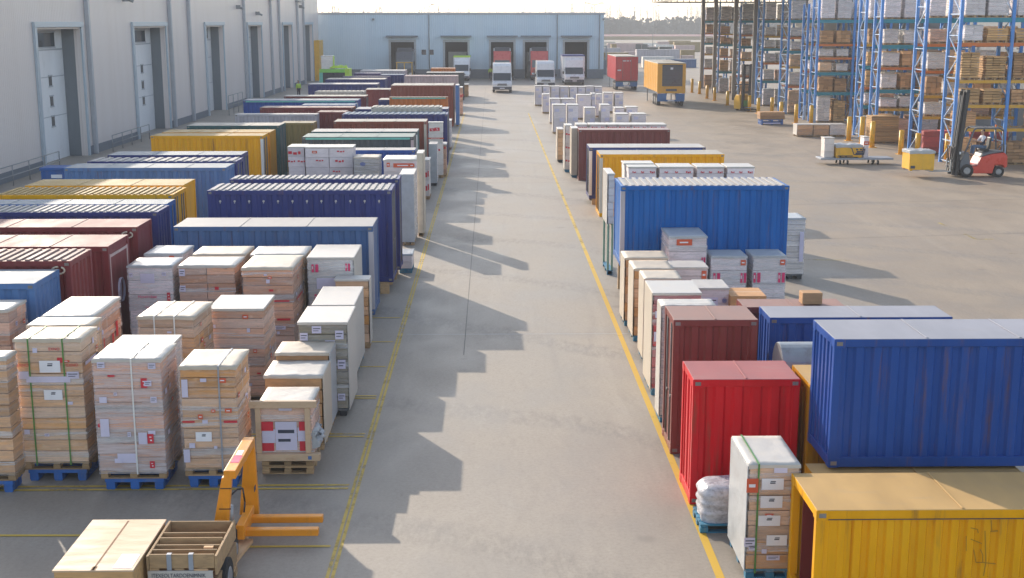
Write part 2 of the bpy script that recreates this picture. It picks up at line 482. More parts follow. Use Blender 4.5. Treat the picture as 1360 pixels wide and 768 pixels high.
MARKN = 0
def mark(parent, face, u, v, w, h, kind, dims, z0):
    """printed mark, paper label or lettering on one face of a stack; u,v are fractions of the face"""
    W, D, Hh = dims
    global MARKN
    MARKN += 1
    off = .016 + .0025*(MARKN % 7)
    mb = MB()
    def put(a0, a1, b0, b1, m=0, k=0):
        t = off + .0006*k
        if face == 'F': mb.box(a0, a1, -D/2-t-.0008, -D/2-t, b0, b1, m)
        elif face == 'R': mb.box(W/2+t, W/2+t+.0008, a0, a1, b0, b1, m)
        else: mb.box(-W/2-t-.0008, -W/2-t, a0, a1, b0, b1, m)
    run = W if face == 'F' else D
    cx = -run/2 + u*run; cz = z0 + v*Hh
    a0, a1, b0, b1 = cx-w/2, cx+w/2, cz-h/2, cz+h/2
    if kind == 'label':
        put(a0, a1, b0, b1, 0)
        put(cx-w*.10, cx+w*.14, cz+h*.20, cz+h*.28, 1, 2); put(cx-w*.12, cx+w*.12, cz+h*.04, cz+h*.15, 1, 2)
        mb.build('paper_label', [MATS['paper'], MATS['ink']], parent)
    elif kind == 'slip':
        put(a0, a1, b0, b1, 0); put(a0+w*.12, a1-w*.12, cz+h*.1, cz+h*.22, 1, 2); put(a0+w*.12, a1-w*.3, cz-h*.2, cz-h*.1, 1, 2)
        mb.build('paper_label', [MATS['paper_lilac'], MATS['ink']], parent)
    elif kind == 'plain':
        put(a0, a1, b0, b1, 0); mb.build('paper_label', [MATS['paper_lilac']], parent)
    elif kind == 'red':          # upright red emblem with a pale glyph inside
        put(a0, a1, b0, b1, 0); put(cx-w*.2, cx+w*.15, cz+h*.12, cz+h*.22, 1, 2); put(cx-w*.08, cx+w*.22, cz-h*.25, cz-h*.1, 1, 2)
        mb.build('red_emblem', [MATS['red_ink'], MATS['paper']], parent)
    elif kind == 'pair':         # pair of upright magenta bars
        put(a0, a0+w*.34, b0, b1, 0); put(a0+w*.56, a1, b0, b1, 0); put(a0+w*.08, a0+w*.2, cz-h*.1, cz+h*.25, 1, 2)
        mb.build('magenta_bars', [MATS['magenta_ink'], MATS['paper']], parent)
    elif kind == 'band':
        put(a0, a1, b0, b1, 0); mb.build('red_tape', [MATS['red_ink']], parent)
    elif kind == 'patch':
        put(a0, a1, b0, b1, 0); put(cx-w*.3, cx+w*.25, cz-h*.12, cz+h*.1, 1, 2)
        mb.build('printed_mark', [MATS['orange_ink'], MATS['paper']], parent)
    elif kind == 'blot':
        put(a0, a0+w*.3, cz-h*.3, b1, 0); put(cx-w*.1, cx+w*.2, b0, cz+h*.2, 0); put(a1-w*.2, a1, cz-h*.4, cz+h*.45, 0)
        mb.build('printed_mark', [MATS['red_ink']], parent)
    elif kind == 'globe':
        for k in range(10):
            t0, t1 = math.pi*k/10, math.pi*(k+1)/10
            r0 = math.sin((t0+t1)/2)*w/2
            put(cx-r0, cx+r0, cz-h/2*math.cos(t0)+.004, cz-h/2*math.cos(t1)-.004, 0, 0)
        mb.build('globe_emblem', [MATS['blue_ink']], parent)
    elif kind.startswith('txt:'):
        body, ink = kind[4:].split('|')
        loc = (cx, -D/2-off-.003, cz) if face == 'F' else (W/2+off+.003, cx, cz)
        text_part('lettering', body, h, MATS[ink], parent, loc, (R(90),0,0) if face == 'F' else (R(90),0,R(90)))

def stack(label, x0, x1, y0, y1, z0, z1, base='w', mat='kraft', top='flat', wrap=None, straps=None, marks=(), sheets='', sheetmat='sheet_cream',
          nx=1, ny=2, lay=.23, group=None, name='pallet_load', cat='pallet load', det=2, rz=0, rnd=None, jit=.01):
    rnd = rnd or random.Random(hash(label) % 9973 if False else sum(map(ord, label)))
    w, d = x1-x0, y1-y0
    root = empty(name, ((x0+x1)/2, (y0+y1)/2, z0), label, cat, group, R(rz))
    z = 0.0
    for b in base:
        if b == 'w':
            pallet_mb(w, d, .135, z).build('wooden_pallet', MATS['pallet_wood'], root); z += .138
        elif b == 'B':
            plastic_mb(w*.90, d*.95, .20, z).build('blue_pallet', MATS['blue_plastic'], root); z += .203
        elif b == 't':
            pallet_mb(w, d, .14, z).build('blue_pallet', MATS['teal_wood'], root); z += .143
        elif b == 'd':
            plastic_mb(w*.95, d, .15, z).build('dark_pallet', MATS['dark_plastic'], root); z += .153
        elif b == 's':   # steel legs
            mb = MB()
            for sx in (-1, 1):
                for sy in (-1, 1): mb.box(sx*(w/2-.03)-.03, sx*(w/2-.03)+.03, sy*(d/2-.04)-.03, sy*(d/2-.04)+.03, z, z+1.35)
                mb.box(sx*(w/2-.03)-.025, sx*(w/2-.03)+.025, -d/2, d/2, z+1.353, z+1.42)
            mb.build('steel_leg', MATS['pipe_green'] if 'pipe_green' in MATS else MATS['frame_steel'], root); z += 1.423
    zt = z1 - z0
    ct = zt - (.02 if top else 0)
    hh = ct - z
    n = max(1, round(hh/lay)); lh = hh/n
    if mat in BOXMAT and det >= 2:
        cw, cdp = w/nx, d/ny
        mb = MB(); mb.box(-cw/2+.004, cw/2-.004, -cdp/2+.004, cdp/2-.004, -lh/2+.004, lh/2-.006)
        proto = None
        for k in range(n):
            for i in range(nx):
                for j in range(ny):
                    if 0 < i < nx-1 and 0 < j < ny-1: continue
                    if proto is None:
                        proto = mb.build('carton', MATS[BOXMAT[mat]], root, bevel=.008); o = proto
                    else:
                        o = proto.copy(); COL.objects.link(o); o.parent = root
                    o.location = (-w/2+(i+.5)*cw + rnd.uniform(-jit, jit), -d/2+(j+.5)*cdp + rnd.uniform(-jit, jit), z+(k+.5)*lh)
                    o.rotation_euler = (0, 0, rnd.uniform(-.012, .012))
    else:
        mb = MB()
        for k in range(n):
            for i in range(nx):
                jx, jy = rnd.uniform(-jit, jit), rnd.uniform(-jit, jit)
                mb.box(-w/2+i*w/nx+.004+jx, -w/2+(i+1)*w/nx-.004+jx, -d/2+.006+jy, d/2-.006+jy, z+k*lh+.002, z+(k+1)*lh-(.022 if mat == 'wood' else .012 if mat in ('kraft','brown','pale','pink') else .004))
        mb.build('crate' if mat == 'wood' else 'cartons', MATS[FLATMAT[mat]], root, bevel=.01 if det >= 1 else 0)
    if top == 'flat':
        MB().box(-w/2-.022, w/2+.022, -d/2-.022, d/2+.022, ct-.05, ct+.006).build('top_sheet', MATS['sheet_white'], root, bevel=.012)
    elif top in ('crumple', 'grey', 'cream'):
        o = crumpled_top(w+.036, d+.036, .022, .035, rnd).build('top_sheet', MATS[{'crumple':'sheet_white','grey':'sheet_grey','cream':'sheet_cream'}[top]], root, (0,0,ct+.004))
    if wrap:
        mb = MB(); mb.box(-w/2-.013, w/2+.013, -d/2-.013, d/2+.013, z-.04, ct-.02, skip='tb')
        mb.build('stretch_film', MATS[{1:'film', 2:'film_milky', 3:'film_dense'}[wrap]], root)
    if wrap and det >= 2:
        for k in range(rnd.choice((3,4,5))):
            zb = z + hh*rnd.uniform(.04,.93); hb_ = rnd.uniform(.04,.11); dz = rnd.uniform(-.05,.05)
            mb = MB(); t = .0145
            P4 = [(-w/2-t,-d/2-t),(w/2+t,-d/2-t),(w/2+t,d/2+t),(-w/2-t,d/2+t)]; Zs = [zb, zb+dz, zb+dz*.3, zb-dz*.4]
            for q in range(4):
                (xa, ya), (xb, yb) = P4[q], P4[(q+1) % 4]; za, zc = Zs[q], Zs[(q+1) % 4]
                mb.face([(xa,ya,za),(xb,yb,zc),(xb,yb,zc+hb_),(xa,ya,za+hb_)])
            mb.build('film_band', MATS['film_band'], root)
    for s in sheets:
        mb = MB()
        if s == 'L': mb.box(-w/2-.030, -w/2-.015, -d/2-.01, d/2+.01, z-.02, ct)
        if s == 'R': mb.box(w/2+.015, w/2+.030, -d/2-.01, d/2+.01, z-.02, ct)
        if s == 'F': mb.box(-w/2-.01, w/2+.01, -d/2-.030, -d/2-.015, z-.02, ct)
        mb.build('side_sheet', MATS[sheetmat], root, bevel=.004)
    if straps:
        for fx in straps[1]:
            x = -w/2 + fx*w
            mb = MB(); t = .021
            mb.box(x-.012, x+.012, -d/2-t-.003, -d/2-t, z-.05, ct+.030)
            mb.box(x-.012, x+.012, d/2+t, d/2+t+.003, z-.05, ct+.030)
            mb.box(x-.012, x+.012, -d/2-t-.003, d/2+t+.003, ct+.030, ct+.034)
            mb.build('strap', MATS[straps[0]], root)
    for (face, u, v, mw, mh, kind) in marks:
        mark(root, face, u, v, mw, mh, kind, (w, d, hh), z)
    return root

def container(label, x0, x1, y0, y1, z0, z1, col='blue', roof='flat', ends='door', det=2, group=None, name='shipping_container', cat='container',
              rings=0, roofcol=None, pitch=.28, props=None, trim=None, post=None):
    """steel box standing on z0: frame, corrugated sides, doors or end sheet, roof, corner castings"""
    w, d, h = x1-x0, y1-y0, z1-z0
    root = empty(name, ((x0+x1)/2, (y0+y1)/2, z0), label, cat, group)
    P = MATS['paint_'+col]; RF = MATS['roof_'+(roofcol or col)]
    X, Y = w/2, d/2
    p, rl = .11, .12
    if props:     # stands on short timber props or a stand
        for sx in (-1, -.3, .3, 1):
            for sy in (-1, 1): MB().box(sx*(X-.25)-.12, sx*(X-.25)+.12, sy*(Y-.12)-.1, sy*(Y-.12)+.1, 0, props-.002).build('timber_prop', MATS['pallet_wood'], root)
    b = props or 0
    mb = MB()
    for sx in (-1, 1):
        for sy in (-1, 1):
            mb.box(min(sx*X, sx*(X-p)), max(sx*X, sx*(X-p)), min(sy*Y, sy*(Y-p)), max(sy*Y, sy*(Y-p)), b, h-.002)
    for sy in (-1, 1):
        a0, a1 = sorted((sy*(Y-.004), sy*(Y-.08)))
        mb.box(-X+p, X-p, a0, a1, h-rl, h-.004); mb.box(-X+p, X-p, a0, a1, b+.01, b+.16)
    for sx in (-1, 1):
        a0, a1 = sorted((sx*(X-.004), sx*(X-.08)))
        mb.box(a0, a1, -Y+p, Y-p, h-rl, h-.004); mb.box(a0, a1, -Y+p, Y-p, b+.01, b+.16)
    mb.box(-X+.06, X-.06, -Y+.06, Y-.06, b+.05, b+.08)
    mb.build('frame', P, root, bevel=.008 if det >= 2 else 0)
    dp = .036 if det >= 1 else .03
    z_0, hh = b+.16, h-rl-b-.16
    MB().corr((-X+p, -Y+.022, z_0), (1,0,0), (0,0,1), (0,-1,0), w-2*p, hh, pitch, dp).build('side_panel', P, root)
    MB().corr((X-p, Y-.022, z_0), (-1,0,0), (0,0,1), (0,1,0), w-2*p, hh, pitch, dp).build('side_panel', P, root)
    for sx in (-1, 1):
        u = (0, sx, 0)
        if ends == 'door' and det >= 1:
            for k, sy in enumerate((-1, 1)):
                y_a, y_b = sorted((sy*.006, sy*(Y-p-.004)))
                xx0, xx1 = sorted((sx*(X-.03), sx*(X-.065)))
                m2 = MB(); m2.box(xx0, xx1, y_a, y_b, z_0-.02, h-rl+.01)
                dr = m2.build('door', P, root)
                m3 = MB()
                nr = 1 if d < 1.3 else 2
                for q in range(nr):
                    yb = sy*((Y-p)*((q+1)/(nr+1)))
                    m3.cyl((sx*(X-.012), yb, z_0), (sx*(X-.012), yb, h-rl), .016, 6)
                    m3.box(min(sx*(X-.03), sx*(X-.004)), max(sx*(X-.03), sx*(X-.004)), yb-.1, yb+.02, z_0+hh*.38, z_0+hh*.38+.04)
                m3.build('locking_bar', MATS['casting'], dr)
        elif ends == 'open' and sx < 0:
            mb = MB()
            mb.box(-X+.42, -X+.46, -Y+.06, Y-.06, b+.08, h-rl)
            mb.build('inner_bulkhead', MATS['paint_dark'], root)
            mb = MB(); mb.box(-X+.10, -X+.40, Y-.30, Y-.26, b+.09, h-rl-.01); mb.build('inner_door', MATS['paint_maroon'], root)
            MB().box(-X+.06, -X+.45, Y-.07, Y-.03, b+.09, h-rl-.01).build('inner_lining', P, root); MB().box(-X+.06, -X+.45, -Y+.03, -Y+.07, b+.09, h-rl-.01).build('inner_lining', P, root)
        elif ends == 'plate':
            mb = MB(); xx0, xx1 = sorted((sx*(X-.02), sx*(X-.05))); mb.box(xx0, xx1, -Y+p, Y-p, z_0, h-rl)
            mb.build('end_panel', P, root)
        else:
            if sx > 0: o, uu = (X-.022, -Y+p, z_0), (0,1,0)
            else: o, uu = (-X+.022, Y-p, z_0), (0,-1,0)
            MB().corr(o, uu, (0,0,1), (sx,0,0), d-2*p, hh, pitch*.9, dp).build('end_panel', P, root)
    # roof
    mb = MB()
    if roof == 'rib':
        k = max(3, round((w-.1)/(.19 if det >= 2 else .30))); pp = (w-.1)/k
        mb.box(-X+.02, X-.02, -Y+.02, Y-.02, h-.035, h-.012)
        for i in range(k):
            xa = -X+.05+i*pp
            mb.box(xa+pp*.2, xa+pp*.70, -Y+.05, Y-.05, h-.0115, h+.022)
    else:
        mb.box(-X+.006, X-.006, -Y+.006, Y-.006, h-.03, h)
        for i in range(1, max(2, round(w/1.5))):
            xa = -X + w*i/max(2, round(w/1.5))
            mb.box(xa-.018, xa+.018, -Y+.03, Y-.03, h+.0005, h+.012)
    mb.build('roof', RF, root, bevel=.008 if det >= 2 else 0)
    if det >= 1:
        for sx in (-1, 1):
            for sy in (-1, 1):
                for zc in (h-.07, b+.07):
                    if det < 2 and (sy > 0 or zc < h-.1): continue
                    mb = MB(); cx, cy = sx*(X-.075), sy*(Y-.075)
                    mb.box(cx-.079, cx+.079, cy-.079, cy+.079, zc-.064, zc+.066)
                    mb.box(cx-.045, cx+.045, cy+sy*.079-.004, cy+sy*.079+.004, zc-.03, zc+.03, 1)
                    mb.build('corner_casting', [P, MATS['casting']], root, bevel=.006 if det >= 2 else 0)
    if trim:
        MB().box(-X+.15, X-.15, -Y-.004, -Y+.03, h-.12, h-.035).build('top_rail', MATS[trim], root)
    if post:
        sx = 1 if post[0] == 'R' else -1
        a0, a1 = sorted((sx*(X+.004), sx*(X-.115)))
        MB().box(a0, a1, -Y-.004, -Y+.11, b+.15, h-.145).build('corner_post', MATS[post[1]], root)
    for i in range(rings):
        x = -X+.35+(w-.7)*i/(rings-1)
        mb = MB(); mb.cyl((x, -Y-.022, h-.30), (x, -Y+.0, h-.30), .03, 8); mb.box(x-.008, x+.008, -Y-.03, -Y-.015, h-.36, h-.31)
        mb.build('lashing_ring', MATS['sheet_white'], root)
    return root
# ------------------------------------------------------------------ people
def skinned(name, V, Rr, E, mat, parent, root=0, sub=2):
    me = bpy.data.meshes.new(name)
    me.from_pydata(V, E, [])
    me.materials.append(mat)
    o = link(name, me, parent)
    md = o.modifiers.new('skin', 'SKIN'); md.use_smooth_shade = True
    sv = me.skin_vertices[0].data
    for i, r in enumerate(Rr):
        sv[i].radius = (r, r) if isinstance(r, (int, float)) else r
        sv[i].use_root = (i == root)
    ss = o.modifiers.new('smooth', 'SUBSURF'); ss.levels = sub; ss.render_levels = sub
    return o

def person(label, loc, rz, pose='stand', top='hi_vis', legs='cloth_navy', sleeve=None, group=None):
    """figure facing local -Y; body one skinned surface, clothes and hair its children"""
    root = empty('person', loc, label, 'person', group, rz)
    V, Rr, E = [], [], []
    def add(p, r, to=None):
        V.append(p); Rr.append(r)
        if to is not None: E.append((to, len(V)-1))
        return len(V)-1
    sit = pose == 'sit'
    pz = .0 if sit else .93
    pel = add((0,0,pz), (.15,.11))
    wa = add((0,.01,pz+.18), (.13,.10), pel); ch = add((0,0,pz+.40), (.165,.115), wa)
    nb = add((0,.0,pz+.53), (.075,.07), ch); nk = add((0,-.01,pz+.59), (.055,.055), nb)
    j = add((0,-.03,pz+.66), (.066,.075), nk); hd = add((0,-.025,pz+.75), (.078,.092), j); tp = add((0,-.015,pz+.82), (.06,.07), hd)
    add((0,-.125,pz+.72), .014, hd)      # nose
    for s in (-1, 1): add((s*.085,-.01,pz+.73), .016, hd)   # ears
    arms = {}
    for s in (-1, 1):
        sh = add((s*.19,0,pz+.47), .06, ch)
        if sit: el, wr = (s*.25,-.14,pz+.24), (s*.16,-.40,pz+.30)
        else: el, wr = (s*.25,.02,pz+.20), (s*.25,-.06,pz-.04)
        e = add(el, .045, sh); w = add(wr, .030, e)
        dv = (Vector(wr)-Vector(el)).normalized()
        side = dv.cross(Vector((0,0,1) if sit else (0,1,0))).normalized()
        down = dv.cross(side).normalized()
        pc = Vector(wr)+dv*.05
        pm_ = add(tuple(pc), (.034,.02), w)
        for k, (o, ln) in enumerate(((-.028,.065),(-.010,.078),(.010,.075),(.028,.058))):
            a = pc+side*o+dv*.03; f1 = add(tuple(a), .009, pm_); f2 = add(tuple(a+dv*ln*.6), .009, f1); add(tuple(a+dv*ln*.9+down*ln*.35), .008, f2)
        a = pc-side*.03*s; t1 = add(tuple(a-dv*.01), .010, pm_); add(tuple(a-side*.02*s+dv*.03), .009, t1)
        arms[s] = ((s*.19,0,pz+.47), el, wr)
    lg = {}
    for s in (-1, 1):
        hp = (s*.09,0,pz-.02)
        if sit: kn, an, ft = (s*.13,-.44,pz+.02), (s*.13,-.50,pz-.40), (s*.13,-.66,pz-.44)
        else: kn, an, ft = (s*.11,-.01,.50), (s*.115,.03,.09), (s*.12,-.13,.035)
        h = add(hp, .085, pel); k = add(kn, .058, h); a = add(an, .042, k); add(ft, (.045,.032), a)
        lg[s] = (hp, kn, an, ft)
    body = skinned('body', V, Rr, E, MATS['skin'], root, pel)
    # jacket and trousers a little larger than the body
    V2 = [(0,0,pz+.02),(0,.01,pz+.18),(0,0,pz+.40),(0,.0,pz+.51)]; R2 = [(.17,.13),(.155,.125),(.19,.14),(.10,.09)]; E2 = [(0,1),(1,2),(2,3)]
    if sleeve is None:
        for s in (-1, 1):
            n = len(V2); a = arms[s]
            V2 += [a[0], a[1], tuple(Vector(a[1]).lerp(Vector(a[2]), .85))]; R2 += [.078,.060,.046]; E2 += [(2,n),(n,n+1),(n+1,n+2)]
    skinned('jacket', V2, R2, E2, MATS[top], root, 0)
    if sleeve:
        V4, R4, E4 = [(0,0,pz+.42)], [(.15,.12)], []
        for s in (-1, 1):
            n = len(V4); a = arms[s]
            V4 += [a[0], a[1]]; R4 += [.076,.06]; E4 += [(0,n),(n,n+1)]
        skinned('shirt', V4, R4, E4, MATS[sleeve], root, 0)
    V3, R3, E3 = [(0,0,pz+.03)], [(.165,.125)], []
    for s in (-1, 1):
        n = len(V3); l = lg[s]
        V3 += [l[0], l[1], tuple(Vector(l[1]).lerp(Vector(l[2]), .93))]; R3 += [.10,.072,.058]; E3 += [(0,n),(n,n+1),(n+1,n+2)]
    skinned('trousers', V3, R3, E3, MATS[legs], root, 0)
    for s in (-1, 1):
        l = lg[s]
        skinned('shoe', [l[2], tuple(Vector(l[2]).lerp(Vector(l[3]), .5)), l[3]], [.052,(.05,.045),(.048,.038)], [(0,1),(1,2)], MATS['black_steel'], root, 0, 1)
        mb = MB(); mb.cyl((s*.031,-.112,pz+.752), (s*.031,-.120,pz+.752), .011, 8); mb.build('eye', MATS['ink'], root)
    mb = MB(); mb.box(-.025,.025,-.121,-.112,pz+.672,pz+.680); mb.build('mouth', MATS['carton_red'], root)
    skinned('hair', [(0,.0,pz+.84),(0,.035,pz+.79),(0,.05,pz+.72)], [(.085,.085),(.088,.075),(.075,.05)], [(0,1),(1,2)], MATS['hair'], root, 0)
    return root

def wheel(root, x, y, r, w, name='wheel', rimr=.55):
    mb = MB(); mb.cyl((x-w/2, y, r), (x+w/2, y, r), r, 24); t = mb.build(name, MATS['rubber'], root, bevel=.02)
    m2 = MB()
    for s in (-1, 1): m2.cyl((x+s*w/2, y, r), (x+s*(w/2+.012), y, r), r*rimr, 16, r2=r*rimr*.8)
    m2.build('rim', MATS['rim'], t)
    return t

# ------------------------------------------------------------------ vehicles (built facing local -Y)
def van(label, x, y, w=2.05, L=5.6, hgt=3.05, body='vehicle_white', cargo=None, cab_top=None, group=None, cat='van', name='delivery_van'):
    root = empty(name, (x, y, 0), label, cat, group)
    y0 = -L/2
    prof = [(y0+.05,.32),(y0,.55),(y0+.02,.92),(y0+.22,1.13),(y0+.75,1.26),(y0+1.32,2.02),(y0+1.55,hgt-.28),(y0+1.95,hgt),(L/2,hgt),(L/2,.32)]
    tp = lambda z: 1.0 if z < 1.2 else 1.0 - .05*min(1, (z-1.2)/1.6)
    MB().prism(prof, -w/2, w/2, 0, tp).build('body', MATS[body], root, bevel=.06)
    # windscreen following its slope, slightly proud
    a, b = Vector((0, y0+.77, 1.27)), Vector((0, y0+1.34, 2.06))
    n = Vector((0, -.68, .51)).normalized()*.035
    k = w/2-.10
    MB().obox((a+b)/2+n*.6, (k,0,0), (b-a)/2, n*.35).build('windscreen', MATS['dark_glass'], root, bevel=.02)
    for s in (-1, 1):
        xx = s*(w/2*.985)
        MB().box(min(xx, xx+s*.02), max(xx, xx+s*.02), y0+1.1, y0+1.95, 1.32, 1.9).build('side_window', MATS['dark_glass'], root, bevel=.02)
        MB().box(s*w/2*.62-.17, s*w/2*.62+.17, y0-.02, y0+.12, .80, 1.02).build('headlight', MATS['headlight'], root, bevel=.03)
        mb = MB(); mb.box(s*(w/2+.13)-.09, s*(w/2+.13)+.09, y0+.95, y0+1.05, 1.30, 1.62); mb.bar((s*w/2*.95, y0+1.02, 1.4), (s*(w/2+.08), y0+1.0, 1.42), .05); mb.build('mirror', MATS['black_steel'], root, bevel=.02)
        wheel(root, s*(w/2-.14), y0+.95, .34, .24); wheel(root, s*(w/2-.14), L/2-1.0, .34, .24)
    mb = MB()
    for i in range(4): mb.box(-.52, .52, y0-.025, y0+.1, .78+i*.055, .81+i*.055)
    mb.box(-.55,.55,y0-.012,y0+.1,.77,1.0,1)
    mb.build('grille', [MATS['rim'], MATS['black_steel']], root)
    MB().box(-w/2+.03, w/2-.03, y0-.06, y0+.2, .34, .66).build('bumper', MATS['vehicle_dark'] , root, bevel=.04)
    MB().box(-.26,.26, y0-.075, y0-.06, .44,.55).build('number_plate', MATS['paper'], root)
    if cargo:
        cw, chh, cl, trim = cargo
        cy = y0+2.0
        cg = MB().box(-cw/2, cw/2, cy, cy+cl, .75, chh).build('cargo_box', MATS['vehicle_white'], root, bevel=.04)
        MB().box(-cw/2-.02, cw/2+.02, cy-.02, cy+cl+.02, chh-.10, chh+.05).build('roof_trim', MATS[trim], cg, bevel=.02)
    return root

def truck(label, x, y, w=2.5, hgt=3.6, col='vehicle_red', frame=None, group=None, roof='black_steel'):
    """lorry seen from the front, backed into a dock"""
    root = empty('lorry', (x, y, 0), label, 'lorry', group)
    prof = [(-1.0,.45),(-1.02,1.5),(-.85,2.75),(-.6,hgt-.5),(1.0,hgt-.5),(1.0,.45)]
    cab = MB().prism(prof, -w/2, w/2).build('cab', MATS[col], root, bevel=.05)
    a, b = Vector((0,-1.0,1.68)), Vector((0,-.87,2.62)); n = Vector((0,-1,.14)).normalized()*.03
    MB().obox((a+b)/2+n, (w/2-.18,0,0), (b-a)/2, n*.5).build('windscreen', MATS['dark_glass'], root, bevel=.02)
    MB().prism([(-.55,hgt-.49),(.2,hgt),(.9,hgt),(.9,hgt-.49)], -w/2+.15, w/2-.15).build('roof_deflector', MATS[roof], root, bevel=.04)
    mb = MB()
    for i in range(5): mb.box(-.8,.8,-1.06,-.98,.85+i*.12,.91+i*.12)
    mb.build('grille', MATS['black_steel'], root)
    MB().box(-w/2,w/2,-1.12,-.9,.4,.72).build('bumper', MATS['mach_yellow' if frame else 'vehicle_dark'], root, bevel=.03)
    if frame:
        mb = MB()
        for s in (-1, 1): mb.bar((s*(w/2-.1),-1.1,.7),(s*(w/2-.1),-1.05,2.3),.10); 
        mb.bar((0,-1.1,.7),(0,-1.05,2.3),.10); mb.bar((-w/2,-1.05,2.34),(w/2,-1.05,2.34),.10)
        mb.build('guard_frame', MATS[frame], root)
    for s in (-1, 1):
        MB().box(s*(w/2-.35)-.2, s*(w/2-.35)+.2, -1.05,-.95, .75,1.0).build('headlight', MATS['headlight'], root, bevel=.03)
        MB().box(s*(w/2+.18)-.1, s*(w/2+.18)+.1, -.95,-.85, 1.9,2.5).build('mirror', MATS['black_steel'], root, bevel=.02)
        wheel(root, s*(w/2-.17), -.1, .48, .3); wheel(root, s*(w/2-.17), 4.5, .48, .3)
    MB().box(-w/2, w/2, 1.3, 6.0, 1.1, hgt-.2).build('cargo_box', MATS['vehicle_white' if col != 'vehicle_dark' else 'vehicle_dark'], root, bevel=.03)
    return root

def trailer(label, x, y, w, L, hgt, zf, col, roofcol, rear='doors', group=None):
    """box trailer seen from behind; local y=0 is the rear face"""
    root = empty('box_trailer', (x, y, 0), label, 'trailer', group)
    W = w/2
    MB().box(-W, W, .02, L, zf, hgt).build('body', MATS[col], root, bevel=.03)
    MB().box(-W-.01, W+.01, 0, L+.02, hgt-.02, hgt+.05).build('roof', MATS[roofcol], root, bevel=.02)
    mb = MB()
    for s in (-1, 1): mb.box(s*W-.02-.0, s*W+.02, .0, .09, zf, hgt-.03)
    mb.box(-W, W, -.01, .08, zf-.08, zf+.08)
    mb.build('rear_frame', MATS[col], root)
    n = int(L/1.3)
    mb = MB()
    for i in range(n+1):
        for s in (-1, 1):
            yy = .1 + (L-.2)*i/n
            mb.box(min(s*W, s*(W+.025)), max(s*W, s*(W+.025)), yy-.03, yy+.03, zf, hgt-.05)
    mb.build('side_rib', MATS[col], root)
    if rear == 'doors':
        for s in (-1, 1):
            a0, a1 = sorted((s*.012, s*(W-.05)))
            d = MB().box(a0, a1, -.025, .01, zf+.09, hgt-.06).build('door', MATS[col], root, bevel=.008)
            m3 = MB(); m3.cyl((s*W*.38,-.04,zf+.1),(s*W*.38,-.04,hgt-.1),.02,6); m3.build('locking_bar', MATS['casting'], d)
        mb = MB()
        for k, (u, ww) in enumerate(((-.42,.16),(-.2,.26),(.1,.22),(.38,.1))): mb.box(u-ww/2, u+ww/2, -.032, -.026, hgt-.52, hgt-.40)
        mb.box(-W+.2,-W+.6,-.032,-.026,zf+1.0,zf+1.15)
        mb.build('white_marking', MATS['paper'], root)
        MB().box(-W+.05, W-.05, -.05, .15, zf-.22, zf-.09).build('lamp_bar', MATS['vehicle_dark'], root)
    else:
        ry = MB()
        ry.box(-W+.42, W-.28, -.03, .01, zf+.55, hgt-.10)
        sh = ry.build('rear_shutter', MATS['vehicle_dark'], root, bevel=.01)
        m3 = MB()
        for i in range(6): m3.box(-W+.42, W-.28, -.036, -.031, zf+.7+i*.42, zf+.72+i*.42)
        m3.build('slat_groove', MATS['black_steel'], sh)
        MB().box(-.12, .12, -.06, -.031, hgt-.55, hgt-.35).build('work_lamp', MATS['paper'], sh)
        MB().box(-.5,.5,-.03,.02,zf+.1,zf+.3).build('lamp_bar', MATS['vehicle_dark'], root)
    chs = MB()
    for s in (-1, 1): chs.box(s*.45-.06, s*.45+.06, .1, L-.2, zf-.30, zf-.02)
    chs.build('chassis', MATS['vehicle_dark'], root)
    ub = MB(); ub.box(-W+.05, W-.05, .05, .15, .42, .56)
    for s in (-1, 1): ub.box(s*.5-.04, s*.5+.04, .06, .14, .55, zf-.1)
    ub.build('underrun_bar', MATS['trailer_blue'], root)
    for s in (-1, 1):
        a0, a1 = sorted((s*(W-.85), s*(W-.03)))
        MB().box(a0, a1, .02, .06, .55, zf-.14).build('mud_flap', MATS['trailer_blue'], root, bevel=.01)
        a0, a1 = sorted((s*(W-.3), s*(W-.05)))
        MB().box(a0, a1, -.0, .05, zf-.12, zf-.02).build('tail_lamp', MATS['vehicle_red'], root)
        for k in range(3): wheel(root, s*(W-.2), 1.0+k*1.25, .48, .32)
        mb = MB(); mb.box(s*(W-.1)-.05, s*(W-.1)+.05, L-2.2, L-2.1, 0, zf-.05); mb.build('landing_leg', MATS['steel_grey'], root)
    MB().box(-.3,.3,.0,.045,.44,.53).build('number_plate', MATS['paper'], root)
    return root

